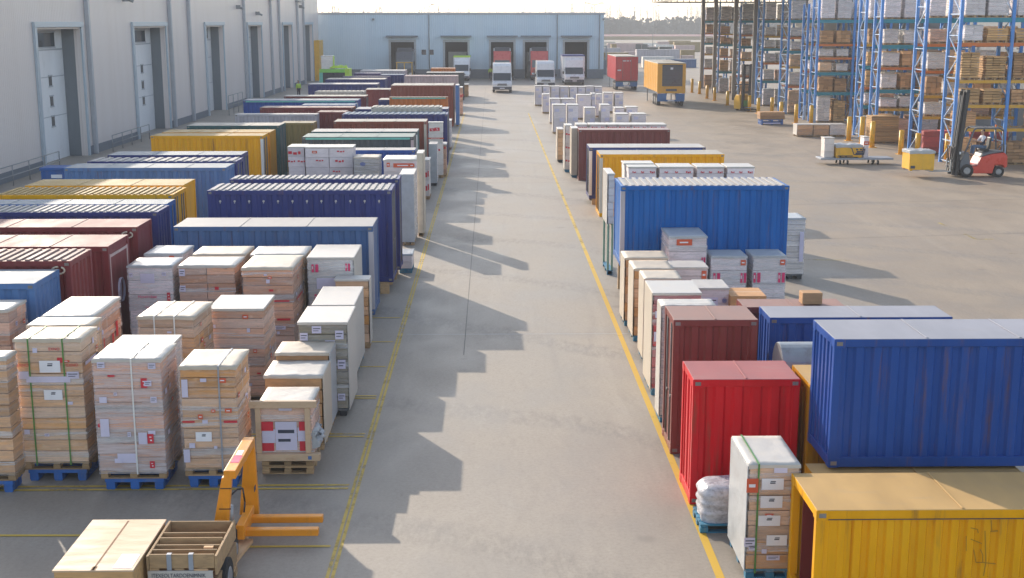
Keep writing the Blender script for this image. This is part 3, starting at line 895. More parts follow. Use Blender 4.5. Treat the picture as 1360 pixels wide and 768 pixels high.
def forklift(label, x, y, rz, group=None):
    root = empty('forklift', (x, y, 0), label, 'forklift', group, rz)
    MB().prism([(-.60,.20),(.62,.20),(.72,.62),(1.10,.62),(1.22,.45),(1.34,.55),(1.32,1.05),(1.15,1.24),(.45,1.14),(.02,1.00),(-.14,.64),(-.55,.56)], -.56, .56).build('body', MATS['forklift_red'], root, bevel=.04)
    MB().prism([(.03,1.01),(.44,1.155),(1.12,1.265),(1.20,1.285),(.55,1.30),(.10,1.17)], -.50, .50).build('hood', MATS['forklift_grey'], root, bevel=.03)
    MB().prism([(-.98,.30),(-1.0,.72),(-.80,1.22),(-.62,1.25),(-.52,.80),(-.50,.535),(-.58,.30)], -.54, .54).build('dashboard', MATS['forklift_grey'], root, bevel=.03)
    MB().box(-.565,.565,-.5,-.16,.565,.60).build('floor_step', MATS['black_steel'], root)
    g = MB()
    for s in (-1, 1):
        g.tube([(s*.5,-.82,1.15),(s*.5,-.42,2.34),(s*.5,-.3,2.42),(s*.5,.85,2.42),(s*.5,1.02,2.3),(s*.5,1.12,1.25)], .045, 8)
    for i in range(7): g.bar((-.5,-.32+i*.19,2.43),(.5,-.32+i*.19,2.43),.05,.03)
    g.build('overhead_guard', MATS['forklift_grey'], root)
    MB().box(-.04,.04,.8,.88,2.45,2.56).build('beacon', MATS['beam_orange'], root)
    m = MB(); tilt = .075
    for s in (-1, 1):
        m.bar((s*.36,-1.12,.08),(s*.36,-1.12+tilt*4.2,4.28),.17,.12, up=(1,0,0)); 
        m.bar((s*.26,-1.26,.10),(s*.26,-1.24+tilt*4.1,4.18),.11,.07, up=(1,0,0))
    for z in (.25,1.6,2.9,4.2): m.bar((-.36,-1.13+tilt*z,z),(.36,-1.13+tilt*z,z),.08)
    mst = m.build('mast', MATS['black_steel'], root)
    mm = MB()
    for s in (-1, 1): mm.bar((s*.12,-1.27,.4),(s*.12,-1.27+tilt*3.6,4.0),.03)
    mm.build('lift_chain', MATS['rim'], mst)
    c = MB(); c.box(-.5,.5,-1.36,-1.30,.42,.52); c.box(-.5,.5,-1.34,-1.28,.75,.85)
    for i in range(5): c.box(-.48+i*.23,-.44+i*.23,-1.35,-1.31,.85,1.45)
    c.box(-.5,.5,-1.36,-1.30,1.45,1.5)
    c.build('carriage', MATS['black_steel'], root)
    for s in (-1, 1):
        f = MB(); f.box(s*.26-.05,s*.26+.05,-1.41,-1.365,.30,.86); f.box(s*.26-.05,s*.26+.05,-2.45,-1.365,.26,.298); f.build('fork', MATS['steel_grey'], root)
        wheel(root, s*.46, -.66, .33, .24); wheel(root, s*.44, .93, .28, .20)
        MB().cyl((s*.46,-1.0,1.2),(s*.46,-1.05,1.2),.07,12).build('headlight', MATS['headlight'], root)
    st = MB(); st.box(-.24,.24,.05,.5,1.19+.10,1.19+.20); st.prism([(.45,1.38),(.52,1.95),(.60,1.95),(.56,1.38)],-.22,.22); st.build('seat', MATS['black_steel'], root, bevel=.03)
    sw = MB()
    for i in range(14):
        a, b = 2*math.pi*i/14, 2*math.pi*(i+1)/14
        cn = Vector((0,-.42,1.48)); u = Vector((1,0,0)); v = Vector((0,.5,.85)).normalized()
        sw.cyl(cn+u*.17*math.cos(a)+v*.17*math.sin(a), cn+u*.17*math.cos(b)+v*.17*math.sin(b), .016, 6)
    sw.cyl((0,-.42,1.48),(0,-.62,1.2),.025,8)
    sw.build('steering_wheel', MATS['black_steel'], root)
    return root

def reach_truck(label, x, y, rz):
    root = empty('stacker_truck', (x, y, 0), label, 'stacker truck', None, rz)
    MB().prism([(-.1,.12),(.95,.12),(1.0,.95),(.7,1.35),(.1,1.35)], -.5, .5).build('body', MATS['mach_yellow'], root, bevel=.04)
    m = MB()
    for s in (-1, 1):
        m.box(s*.36-.06,s*.36+.06,-.30,-.14,.06,4.0); m.box(s*.24-.04,s*.24+.04,-.33,-.2,.1,3.95)
    for z in (.3,1.6,2.8,3.9): m.box(-.4,.4,-.14,-.08,z-.06,z+.06)
    m.build('mast', MATS['black_steel'], root)
    for s in (-1, 1):
        MB().box(s*.42-.07,s*.42+.07,-1.5,-.12,.08,.22).build('support_leg', MATS['black_steel'], root)
        MB().box(s*.22-.05,s*.22+.05,-1.5,-.34,.30,.35).build('fork', MATS['steel_grey'], root)
    g = MB()
    for s in (-1, 1): g.bar((s*.45,.2,1.3),(s*.45,.1,2.2),.06); g.bar((s*.45,.85,1.0),(s*.45,.85,2.2),.06)
    g.box(-.5,.5,.0,.95,2.2,2.26); g.build('overhead_guard', MATS['black_steel'], root)
    for s in (-1, 1): wheel(root, s*.35, .6, .2, .16)
    MB().box(-.3,.3,-.36,-.31,.4,.9).build('load_guard', MATS['strap_green'], root)
    return root

def bollard(label, p, h=1.25, r=.11, group='yellow bollards guarding the rack ends'):
    root = empty('bollard', (p[0], p[1], 0), label, 'bollard', group)
    mb = MB(); mb.cyl((0,0,0),(0,0,h-.03),r,16); mb.cyl((0,0,h-.03),(0,0,h),r,16,r2=r*.75); mb.build('post', MATS['bollard_yellow'], root)
    mb = MB(); mb.box(-r*1.6,r*1.6,-r*1.6,r*1.6,0.001,.02)
    for sx in (-1,1):
        for sy in (-1,1): mb.cyl((sx*r*1.3,sy*r*1.3,.02),(sx*r*1.3,sy*r*1.3,.045),.018,6)
    mb.build('base_plate', MATS['bollard_yellow'], root)
    return root

def hand_stacker(label, x, y, rz=0):
    """orange straddle lifter: two tapering legs under a cross beam, forks pointing along +X"""
    root = empty('pallet_lifter', (x, y, 0), label, 'pallet lifter', None, rz)
    hb = .80   # half distance between the legs
    O = MATS['stacker_orange']
    for s in (-1, 1):
        mb = MB()
        # leg plate: trapezium in the XZ plane, wide at the base, 9 cm thick, leaning in
        a = [(-.17,.10),(.13,.10),(.11,1.24),(-.03,1.24)] if s > 0 else [(-.32,.10),(-.07,.10),(.05,1.24),(-.09,1.24)]
        yi, yo = s*(hb-.10), s*hb
        y_t = s*(hb-.12)
        k = len(mb.v)
        for (px_, pz_) in a:
            t = (pz_-.1)/1.14
            mb.v.append((px_, yi*(1-t)+(yi-s*.06)*t, pz_)); mb.v.append((px_, yo*(1-t)+(yo-s*.05)*t, pz_))
        n = 4
        for i in range(n):
            j = (i+1) % n
            mb.f.append((k+2*i,k+2*i+1,k+2*j+1,k+2*j)); mb.m.append(0); mb.s.append(False)
        mb.f.append(tuple(k+2*i for i in range(n))); mb.m.append(0); mb.s.append(False)
        mb.f.append(tuple(k+2*i+1 for i in reversed(range(n)))); mb.m.append(0); mb.s.append(False)
        lg = mb.build('leg', O, root, bevel=.012)
        m2 = MB()
        for z in (.42,.78,1.08): m2.box((-.10 if s > 0 else -.22)+.1*z,.125 if s > 0 else -.02+.06*z,s*hb-s*.0-.004-.02*0+ (s*.004 if s>0 else -.004) - .05*s*z/1.24,s*hb+.004-.05*s*z/1.24,z,z+.012)
        m2.build('seam', MATS['black_steel'], lg)
    MB().box(-.06,.11,-hb+.05,hb-.05,1.22,1.345).build('cross_beam', O, root, bevel=.012)
    mb = MB(); mb.box(-.03,.09,-.42,-.12,1.3455,1.349); mb.build('red_sticker', MATS['magenta_ink'], root)
    mb = MB(); mb.box(-.02,.07,-.10,.12,1.3455,1.349); mb.build('pale_sticker', MATS['paper'], root)
    for i, yy in enumerate((.36, -.14)):
        f = MB(); f.box(.08, 1.16, yy-.065, yy+.065, .13, .235); f.build('fork', O, root, bevel=.014)
    MB().box(-.02,.10,-.30,.52,.12,.34).build('fork_carriage', O, root, bevel=.012)
    MB().box(-.22,.0,-.34,-.08,.10,.30).build('pump_unit', MATS['black_steel'], root, bevel=.03)
    mb = MB(); mb.cyl((-.1,-.2,.30),(-.1,-.2,.62),.04,10); mb.build('pump_cylinder', MATS['steel_grey'], root)
    mb = MB()
    P = [(-.12,-.05,.30),(-.16,-.02,.52),(-.14,.05,.68),(-.06,.12,.74),(.0,.22,.72),(.02,.24,.50),(.0,.22,.30)]
    mb.tube(P, .013, 6); mb.build('hydraulic_hose', MATS['black_steel'], root)
    mb = MB(); mb.box(.112,.116,.50,.62,.55,.63); mb.build('type_plate', MATS['ink'], root)
    wheel(root, .02, -hb+.06-.0, .17, .10); wheel(root, .02, hb-.05, .10, .08)
    t = wheel(root, .15, -1.90, .27, .13)
    mb = MB(); mb.bar((-.02,-1.9,.27),(-.05,-hb+.02,.20),.07); mb.bar((-.02,-1.9,.27),(.12,-1.9,.27),.06)
    mb.box(-.05,.0,-2.1,-1.2,.20,.34); mb.build('axle_arm', O, root)
    return root

# ------------------------------------------------------------------ pallet rack
def rack(label, xs, y0, y1, levels, cols, top, group):
    """row of racking along +X: upright frames at xs, a pair of beams at each level, mesh decks"""
    root = empty('pallet_rack', (xs[0], y0, 0), label, 'pallet rack', group)
    d = y1-y0
    for i, X in enumerate(xs):
        x = X-xs[0]
        mb = MB()
        for yy in (0, d): mb.box(x-.085, x+.085, yy-.075, yy+.075, .012, top)
        for yy in (0, d): mb.box(x-.12, x+.12, yy-.12, yy+.12, 0.001, .0115)
        u = mb.build('upright', MATS['rack_blue'], root)
        m2 = MB(); n = max(4, round(top/1.15)); st = top/n
        for k in range(n):
            z = k*st+.15
            m2.bar((x, .076, z), (x, d-.076, z), .06, .05)
            a, b = ((.08, d-.08) if k % 2 else (d-.08, .08))
            m2.bar((x, a, z+.04), (x, b, z+st-.04), .06, .05)
        m2.build('bracing', MATS['rack_pale'], u)
        MB().box(x-.10, x+.10, -.125, -.08, .02, 1.1).build('upright_guard', MATS['rack_pale'], root)
    for i in range(len(xs)-1):
        xa, xb = xs[i]-xs[0]+.087, xs[i+1]-xs[0]-.087
        for z, c in zip(levels, cols):
            for yy in (0.0, d):
                MB().box(xa, xb, yy-.045, yy+.045, z-(.24 if c == 'teal' else .16), z).build('beam', MATS['beam_'+c], root)
            mb = MB()
            for k in range(9):
                t = xa+.1+(xb-xa-.2)*k/8
                mb.box(t-.03, t+.03, .035, d-.035, z-.035, z-.006)
            mb.build('deck', MATS['steel_grey'], root)
    return root

def rail_fence(label, p, q, h=.95, n=5, group=None):
    p, q = Vector(p), Vector(q)
    root = empty('railing', p, label, 'railing', group)
    v = q-p
    for i in range(n+1):
        a = v*i/n
        mb = MB(); mb.cyl(a, a+Vector((0,0,h)), .03, 8); mb.build('post', MATS['pole_grey'], root)
    for z in (h, h*.5):
        mb = MB(); mb.cyl(Vector((0,0,z)), v+Vector((0,0,z)), .025, 8); mb.build('rail', MATS['pole_grey'], root)
    return root
# ------------------------------------------------------------------ the rows of containers and pallet loads
ITEMS = []
VERBOSE = bool(__import__("os").environ.get("YV"))
def place(xl, xr, yt, h=None, yg=None, ytb=None, d=None):
    cx = (xl+xr)/2
    if yg is not None:
        Y0 = at(cx, yg, 0).y; h = atY(cx, yt, Y0).z
    else:
        Y0 = at(cx, yt, h).y
    X0, X1 = atY(xl, yt, Y0).x, atY(xr, yt, Y0).x
    Y1 = at(cx, ytb, h).y if ytb is not None else Y0 + (d or 1.6)
    return dict(x0=X0, x1=X1, y0=Y0, y1=Y1, z1=h)

def C(label, xl, xr, yt, h=None, col='blue', yg=None, ytb=None, d=None, z0=0, **kw):
    it = place(xl, xr, yt, h, yg, ytb, d); it.update(t='c', label=label, z0=z0, col=col, kw=kw); ITEMS.append(it); return it
def S(label, xl, xr, yt, h=None, yg=None, ytb=None, d=None, z0=0, **kw):
    it = place(xl, xr, yt, h, yg, ytb, d); it.update(t='s', label=label, z0=z0, kw=kw); ITEMS.append(it); return it

GL = 'containers in the rows left of the lane'
GR = 'containers in the row right of the lane'
PL = 'pallet loads left of the lane'
PR = 'pallet loads right of the lane'
PW = 'white wrapped pallet loads at the far end of the right row'

# --- left, nearest pallets
S('shaded brown carton stack cut off by the left edge of the photo, front row', -80, 7, 475, yg=655, d=1.0, mat='brown', base='Bw', wrap=1, top='crumple', lay=.2, group=PL)
S('reddish carton stack at the left edge behind the green-strapped stack', -60, 10, 412, h=2.35, d=.9, mat='pink', base='w', wrap=1, top='crumple', group=PL)
S('tall kraft carton stack with two green straps and white labels on blue and timber pallets', 4, 94, 460, yg=653, ytb=443, mat='pale', base='Bw', wrap=1, top='cream', lay=.185, nx=1, ny=1,
  straps=('strap_green', (.21,.73)), group=PL,
  marks=[('F',.52,.79,.34,.20,'label'), ('F',.54,.56,.30,.17,'label'), ('F',.60,.93,.17,.065,'txt:EXNO|red_ink'), ('F',.11,.80,.2,.07,'txt:EXNO|red_ink'), ('F',.86,.80,.2,.07,'txt:EXNO|red_ink'),
         ('F',.48,.685,.72,.10,'plain'), ('F',.11,.72,.17,.13,'plain'), ('F',.86,.72,.2,.12,'slip'), ('R',.5,.80,.7,.06,'plain')])
S('tall white wrapped stack with red emblems and one white strap, beside the green-strapped stack', 123, 212, 477, yg=652, ytb=456, mat='pink', base='Bw', wrap=3, top='crumple', lay=.24,
  straps=('strap_white', (.57,)), group=PL,
  marks=[('F',.75,.80,.10,.16,'red'), ('F',.80,.30,.10,.16,'red'), ('F',.80,.06,.08,.12,'red'), ('F',.05,.42,.07,.06,'red'), ('F',.12,.96,.12,.1,'slip'), ('F',.88,.95,.12,.1,'slip'), ('F',.12,.65,.12,.1,'plain'), ('F',.88,.65,.10,.1,'slip'),
         ('F',.12,.40,.14,.3,'plain'), ('F',.42,.12,.3,.16,'plain'), ('F',.68,.30,.14,.2,'plain')])
S('white sheeted stack hidden behind the red-emblem stack', 151, 229, 455, h=2.13, d=.6, mat='white', base='w', wrap=2, top='flat', det=1, group=PL)
S('kraft carton stack with a red tape line and one white label, behind the orange lifter', 238, 312, 487, yg=648, ytb=464, mat='kraft', base='Bw', wrap=1, top='cream', lay=.17, group=PL, nx=1, ny=1,
  straps=('strap_grey', (.70,)), marks=[('F',.38,.32,.26,.16,'label'), ('F',.12,.47,.2,.03,'band'), ('F',.88,.47,.22,.04,'band'), ('F',.42,.47,.09,.06,'plain'), ('F',.06,.13,.10,.22,'plain'), ('F',.42,.88,.1,.06,'plain'), ('F',.08,.80,.10,.3,'plain')])
S('lower kraft stack with a pale top squeezed behind the green-strapped stack', 36, 120, 432, h=2.30, d=.6, mat='pale', base='w', wrap=1, top='cream', group=PL)
S('wide kraft stack with red stripes down its right side, beside the pale blue container', 54, 122, 421, h=2.3, ytb=394, mat='pink', base='w', wrap=1, top='crumple', group=PL, nx=1, ny=1, lay=.19,
  marks=[('R',.62,.6,.10,.6,'band'), ('R',.30,.6,.05,.7,'band'), ('R',.8,.75,.14,.3,'band')])
S('kraft stack with a slanting taped top behind the white red-emblem stack', 184, 259, 421, h=2.1, ytb=397, mat='kraft', base='w', wrap=1, top='cream', group=PL, rz=-2.5, nx=1, lay=.2, straps=('strap_white', (.3,.66)))
S('kraft stack with a clean white top sheet in the second pallet row', 277, 349, 409, h=1.95, ytb=391, mat='pink', base='w', wrap=1, top='flat', group=PL, nx=1, ny=1, lay=.19)
# third pallet row
S('grey wrapped stack with a magenta lettering line, beside the maroon container doors', 169, 228, 353, h=2.1, ytb=342, mat='lilac', base='w', wrap=2, top='grey', group=PL, lay=.32, sheets='',
  marks=[('F',.44,.86,.32,.22,'plain'), ('F',.07,.90,.08,.1,'slip'), ('F',.82,.91,.10,.08,'slip'), ('F',.42,.64,.62,.085,'txt:MoreVoSaiti|magenta_ink'), ('F',.90,.64,.07,.20,'red'), ('F',.45,.52,.4,.05,'txt:norevosai|magenta_ink')])
S('grey topped carton stack at the back of the third pallet row, farthest left', 192, 242, 337, h=2.1, ytb=326, mat='lilac', base='w', wrap=1, top='grey', group=PL, marks=[('F',.72,.95,.12,.14,'patch')])
S('kraft stack with two small blue-printed side labels in the third pallet row', 237, 311, 353, h=2.1, ytb=341, mat='pink', base='w', wrap=1, top='crumple', group=PL, nx=2, lay=.2, marks=[('F',.06,.93,.13,.16,'slip'), ('F',.06,.74,.13,.14,'slip')])
S('pale topped stack touching the blue container, second from the left', 256, 325, 338, h=2.1, ytb=327, mat='pale', base='w', wrap=1, top='cream', group=PL)
S('kraft stack with a red tape band low down, left of the magenta-bar stack', 321, 388, 356, h=2.1, ytb=339, mat='pink', base='w', wrap=1, top='cream', group=PL, nx=1, ny=1, lay=.19, marks=[('F',.75,.62,.4,.035,'band'), ('F',.8,.40,.3,.05,'band'), ('R',.5,.6,.9,.04,'band'), ('F',.72,.3,.25,.08,'slip')])
S('pale sheeted stack touching the blue container, left of the magenta-bar stack', 333, 404, 338, h=2.1, ytb=327, mat='pale', base='w', wrap=1, top='crumple', group=PL)
S('white stack with four pairs of magenta bars in front of the blue container', 406, 467, 344, h=2.1, ytb=327, mat='white', base='w', wrap=2, top='flat', lay=.33, group=PL, sheets='R', sheetmat='sheet_white',
  marks=[('F',.16,.87,.16,.19,'pair'), ('F',.88,.88,.11,.18,'pair'), ('F',.20,.50,.15,.18,'pair'), ('F',.90,.50,.12,.18,'pair'), ('F',.42,.68,.5,.26,'plain'), ('F',.74,.69,.24,.10,'slip')])
S('grey carton stack with a white top and scattered square labels on a dark pallet', 396, 460, 427, yg=553, ytb=406, mat='grey', base='d', wrap=1, top='flat', sheets='R', sheetmat='sheet_white', group=PL,
  marks=[('F',.11,.84,.15,.15,'slip'), ('F',.38,.92,.18,.14,'slip'), ('F',.85,.86,.16,.17,'slip'), ('F',.65,.77,.19,.09,'plain'), ('F',.12,.71,.12,.08,'patch'), ('F',.88,.52,.15,.18,'slip'), ('F',.86,.14,.14,.14,'slip')])
S('white panelled stack on a blue pallet beside the grey labelled stack', 415, 469, 404, yg=505, d=1.9, mat='white', base='t', wrap=2, top='flat', sheets='R', sheetmat='sheet_white', group=PL, marks=[('F',.93,.22,.1,.5,'band')])
S('narrow kraft carton stack with a white right side next to the blue container end', 445, 489, 370, yg=463, d=1.4, mat='kraft', base='w', top='flat', sheets='R', sheetmat='sheet_white', group=PL)
S('brown crate with a crumpled grey wrap on top behind the timber-framed load', 351, 427, 499, h=1.39, d=1.05, mat='brown', base='w', top='crumple', sheets='R', sheetmat='sheet_cream', group=PL, cat='crate', name='wrapped_crate')
S('brown crate with a creased cream cover in front of the grey labelled stack', 366, 436, 469, h=1.52, d=.95, mat='brown', base='w', top='cream', sheets='R', sheetmat='sheet_grey', group=PL, cat='crate', name='wrapped_crate')
S('small low pallet of grey packs beside the navy containers', 530, 547, 338, yg=363, d=1.0, mat='lilac', base='t', top='grey', group=PL, det=1)

# --- left row beside the lane, containers from near to far
C('blue container with a pale right post in front of the pallet stacks', 230, 495, 301, yg=424, ytb=289, col='steel', z0=0, roof='flat', ends='plate', group=GL, roofcol='pale', props=.1, post=('R','paint_lilac'))
C('navy container with a ribbed roof and a row of white lashing rings', 275, 520, 253, yg=391, ytb=244, col='navy', roof='rib', ends='door', group=GL, rings=12, props=.34, roofcol='pale')
C('navy container with a frayed ribbed roof just behind the white-ring container', 305, 530, 238, yg=372, ytb=225, col='navy', roof='rib', ends='door', group=GL, roofcol='pale', props=.3)
C('narrow blue container with a white roof directly in front of the teal container', 468, 551, 199.5, h=2.3, d=1.1, col='cobalt', det=1, group=GL, roofcol='white')
C('dark teal container with a mint top rail behind the white boxes', 401, 549, 182, h=2.6, ytb=177, col='slate', det=1, group=GL, roofcol='teal', ends='plate', trim='mint', post=('R','paint_pink'))
C('dark container with a white right post behind the teal container', 413, 554, 175, h=2.6, ytb=171, col='teal', det=1, group=GL, roofcol='white', ends='plate', post=('R','paint_white'))
C('long brick red container behind the teal pair', 443, 566, 161.5, h=2.7, ytb=158, col='brick', det=1, group=GL, roofcol='cream', ends='plate', post=('R','paint_cream'))
C('blue container with a speckled pale roof behind the brick red one', 454, 594, 152, h=2.7, ytb=148, col='navy', det=1, group=GL, roofcol='blue', roof='rib')
C('blue container with a grey roof, second beyond the brick red one', 472, 595, 145, h=2.7, ytb=142, col='navy', det=1, group=GL, roofcol='lilac')
C('cream container with a striped roof between two blue ones', 493, 586, 142.5, h=2.95, d=1.6, col='cream', det=1, group=GL, roof='rib')
C('navy container with small coloured bundles beside its right end', 502, 578, 133, h=2.7, d=2.0, col='navy', det=1, group=GL, roofcol='cream')
C('pale roofed container with an orange right post', 517, 595, 129, h=2.9, ytb=122, col='orange', det=1, group=GL, roofcol='cream', trim='mint')
C('big rust red container standing near the far trucks', 519, 602, 113.5, h=3.0, ytb=110.5, col='brick', det=1, group=GL, roofcol='cream')
C('pale pink container with a brown right end', 537, 608, 101, h=2.8, d=2.4, col='pink', det=1, group=GL, ends='plate')
C('dark container with a long white roof behind the pink one', 566, 616, 96.5, h=2.7, d=2.4, col='slate', det=0, group=GL, roofcol='white')
C('orange red container with a bright roof in front of the dock doors', 572, 604, 91, h=2.9, d=2.6, col='orange', det=0, group=GL, roofcol='orange')
C('flat white roofed container in front of the first dock door', 478, 538, 94, h=2.6, d=3.4, col='lilac', det=0, group=GL, roofcol='white')
C('violet container under the flat white roof', 470, 505, 97.5, h=2.7, d=1.6, col='violet', det=0, group=GL, roofcol='violet')
C('short blue container left of the pale pink one', 505, 536, 99.5, h=2.8, d=2.0, col='navy', det=0, group=GL, roofcol='blue')
C('charcoal container edged with neon green sheeting beside the warehouse end', 425, 463, 92.5, h=3.2, d=2.2, col='dark', det=0, group=GL, roofcol='green', ends='plate')
C('navy container with a beige end next to the neon edged one', 432, 511, 105.5, h=2.7, ytb=103.5, col='navy', det=0, group=GL, roofcol='cream', ends='plate')
C('thin roofed beige container behind the beige ended navy one', 455, 518, 101.5, h=2.7, d=1.5, col='violet', det=0, group=GL, roofcol='cream')
C('navy container standing against the warehouse wall near its far end', 409, 501, 112, h=2.8, ytb=110, col='navy', det=1, group=GL, roofcol='white')
C('short maroon container with a cream roof beside the rust red one', 485, 519, 119, h=2.7, d=2.2, col='maroon', det=1, group=GL, roofcol='cream')
C('low beige roofed container by the far warehouse wall', 418, 483, 122, h=2.7, d=1.8, col='cream', det=1, group=GL, roof='rib')
C('dark brown container with a beige roof behind the bright blue one', 377, 486, 128, h=2.7, d=1.8, col='maroon', det=1, group=GL, roofcol='cream')
C('bright blue container with a beige post on its right end', 323, 475, 133.5, h=2.7, d=2.0, col='cobalt', det=1, group=GL, roofcol='sky', ends='plate', post=('R','paint_cream'), trim='mint')
C('thin blue roofed container behind the long maroon one', 400, 471, 139.5, h=2.7, d=1.4, col='blue', det=1, group=GL, roofcol='blue')
C('long maroon container in the row along the warehouse wall', 345, 469, 143, h=2.7, d=1.6, col='maroon', det=1, group=GL, roofcol='brick')
C('short maroon container right of the lilac white one', 421, 459, 149, h=2.6, d=1.5, col='maroon', det=1, group=GL, roofcol='brick')
C('lilac white container in the row along the warehouse wall', 312, 421, 152, h=2.55, d=1.5, col='lilac', det=1, group=GL, roofcol='white', ends='plate', pitch=.2)
C('khaki box container between the green one and the lilac one', 372, 416, 163.5, h=2.5, d=1.4, col='khaki', det=1, group=GL, roofcol='khaki', ends='plate')
C('dark green container with a blue right end behind the yellow pair', 248, 371, 167, h=2.6, ytb=163, col='teal', det=1, group=GL, roofcol='cream')
C('yellow container at the back of the yellow pair', 215, 358, 176, h=2.6, ytb=172, col='ochre', det=1, group=GL, roofcol='yellow', ends='plate')
C('yellow ribbed container with a white right post at the front of the yellow pair', 200, 349, 180.5, h=2.62, ytb=177, col='yellow', det=1, group=GL, ends='door', post=('R','paint_white'))
C('navy container at the back of the three blue ones near the railing', 143, 320, 206, h=2.7, ytb=201, col='navy', det=1, group=GL, roofcol='sky')
C('navy container with a ribbed roof in the middle of the three blue ones', 116, 314, 214.5, h=2.7, ytb=209.5, col='navy', det=1, group=GL, roofcol='pale', roof='rib')
C('sky blue container at the front of the three blue ones', 85, 300, 223, h=2.7, ytb=217, col='sky', det=2, group=GL, ends='corr')
C('smooth roofed yellow container behind the ribbed yellow one', 33, 243, 246.5, h=2.6, ytb=238, col='yellow', det=2, group=GL, ends='plate')
C('ribbed roof yellow container reaching the left edge of the photo', -6, 229, 259, h=2.6, ytb=249, col='yellow', det=2, roof='rib', group=GL, ends='door')
C('pale blue roofed container squeezed between the yellow and the violet navy one', -60, 221, 271.5, h=2.62, d=1.0, col='blue', det=1, group=GL, roofcol='sky')
C('violet navy container with a ribbed roof behind the maroon ones', -60, 209, 282, h=2.6, ytb=272, col='navy', det=2, roof='rib', group=GL, roofcol='pale', ends='corr')
C('maroon container with a white ring casting, farthest of the three maroon ones', -80, 182, 302, h=2.6, ytb=291, col='maroon', det=2, group=GL, ends='plate')
C('maroon container with a framed door and purple emblem, middle of three', -90, 143, 328, h=2.6, ytb=312, col='maroon', det=2, roof='flat', group=GL, ends='plate')
C('brown container with a ribbed right end, nearest of the maroon three', -120, 93, 347, h=2.75, ytb=331, col='maroon', det=2, roof='rib', roofcol='brick', group=GL, ends='corr')
C('pale blue container behind the kraft stacks at the left edge', -150, 45, 377, h=2.6, ytb=358, col='sky', det=2, group=GL, ends='corr')

# --- left, loads beside the lane farther on
S('pale grey tall sheeted stack beside the navy containers', 531, 549, 231, yg=326, d=1.7, mat='white', base='w', wrap=2, top='flat', sheets='F', sheetmat='sheet_grey', det=1, group=PL)
S('thin white slab stack standing on end beside the lane', 554, 561, 203, yg=314, d=1.2, mat='white', base='w', top='flat', sheets='FR', sheetmat='sheet_cream', det=1, group=PL)
S('boxes with brown bands under a white cloth top', 509, 553, 212, h=2.4, ytb=206, mat='lilac', base='w', top='crumple', det=1, group=PL, marks=[('F',.15,.92,.12,.16,'patch'), ('F',.60,.91,.75,.16,'patch'), ('F',.55,.72,.12,.16,'red'), ('F',.86,.91,.2,.14,'patch')])
S('grey film wrapped stack with a round dark mark next to the white boxes', 470, 503, 209, h=2.25, ytb=205, mat='grey', base='w', wrap=2, top='cream', det=1, group=PL, marks=[('F',.35,.88,.22,.16,'globe')])
S('wide white boxes with red print in a block behind the navy containers', 405, 468, 195, h=2.6, d=1.2, mat='lilac', base='w', top='flat', nx=2, lay=.42, det=1, group=PL,
  marks=[('F',.75,.93,.3,.07,'blot'), ('F',.72,.77,.34,.10,'blot'), ('F',.3,.78,.3,.06,'blot'), ('F',.65,.60,.3,.07,'blot'), ('F',.2,.92,.2,.1,'patch')])
S('narrow white boxes with red print left of the wide white block', 382, 404, 194.5, h=2.6, d=1.2, mat='lilac', base='w', top='flat', nx=1, lay=.42, det=1, group=PL, marks=[('F',.4,.90,.5,.14,'blot'), ('F',.2,.76,.3,.08,'blot'), ('F',.8,.76,.3,.08,'blot')])
S('white stack with red lettering marks behind the white slab', 561, 570, 212, yg=265, d=1.2, mat='white', base='w', top='flat', det=1, group=PL, marks=[('F',.5,.62,.24,.3,'blot'), ('F',.5,.25,.24,.3,'blot')])
S('grey wrapped stack beside the pinkish cartons at the lane edge', 570, 580, 191, yg=247, d=1.2, mat='lilac', base='d', wrap=2, top='flat', sheets='F', sheetmat='sheet_grey', det=1, group=PL)
S('pinkish carton stack on timber at the lane edge beyond the grey wrapped one', 580, 592, 192, yg=236, d=1.2, mat='pink', base='w', top='flat', det=1, group=PL, marks=[('F',.5,.88,.4,.1,'blot')])
S('tall white board stack with magenta print in front of the blue containers', 569, 588, 162, h=2.75, d=1.1, mat='white', base='w', top='flat', det=1, lay=.5, group=PL, marks=[('F',.25,.86,.25,.14,'red'), ('F',.6,.87,.25,.16,'red'), ('F',.5,.70,.8,.06,'patch'), ('F',.65,.48,.2,.1,'red')])
S('pinkish white stack standing at the end of the blue containers', 594, 599, 160, yg=199, d=1.6, mat='white', base='w', top='flat', det=1, group=PL)
S('green sheeted bundle beside the navy container end', 586, 593, 131, h=2.6, d=1.4, mat='lilac', base='w', top='flat', sheets='FR', sheetmat='paint_green', det=0, group=PL)
S('blue sheeted load at the end of the rust red container', 605, 609, 113, yg=168, d=2, mat='lilac', base='w', top='flat', sheets='FR', sheetmat='paint_sky', det=0, group=PL)
S('mixed carton stack at the lane edge before the white lorry', 610, 614, 116, yg=154, d=2, mat='pink', base='w', top='flat', det=0, group=PL, marks=[('F',.5,.7,.4,.3,'blot')])
S('brown carton stack at the lane edge nearest the white lorry', 616, 622, 112, yg=129, d=2, mat='brown', base='w', top='flat', det=0, group=PL)

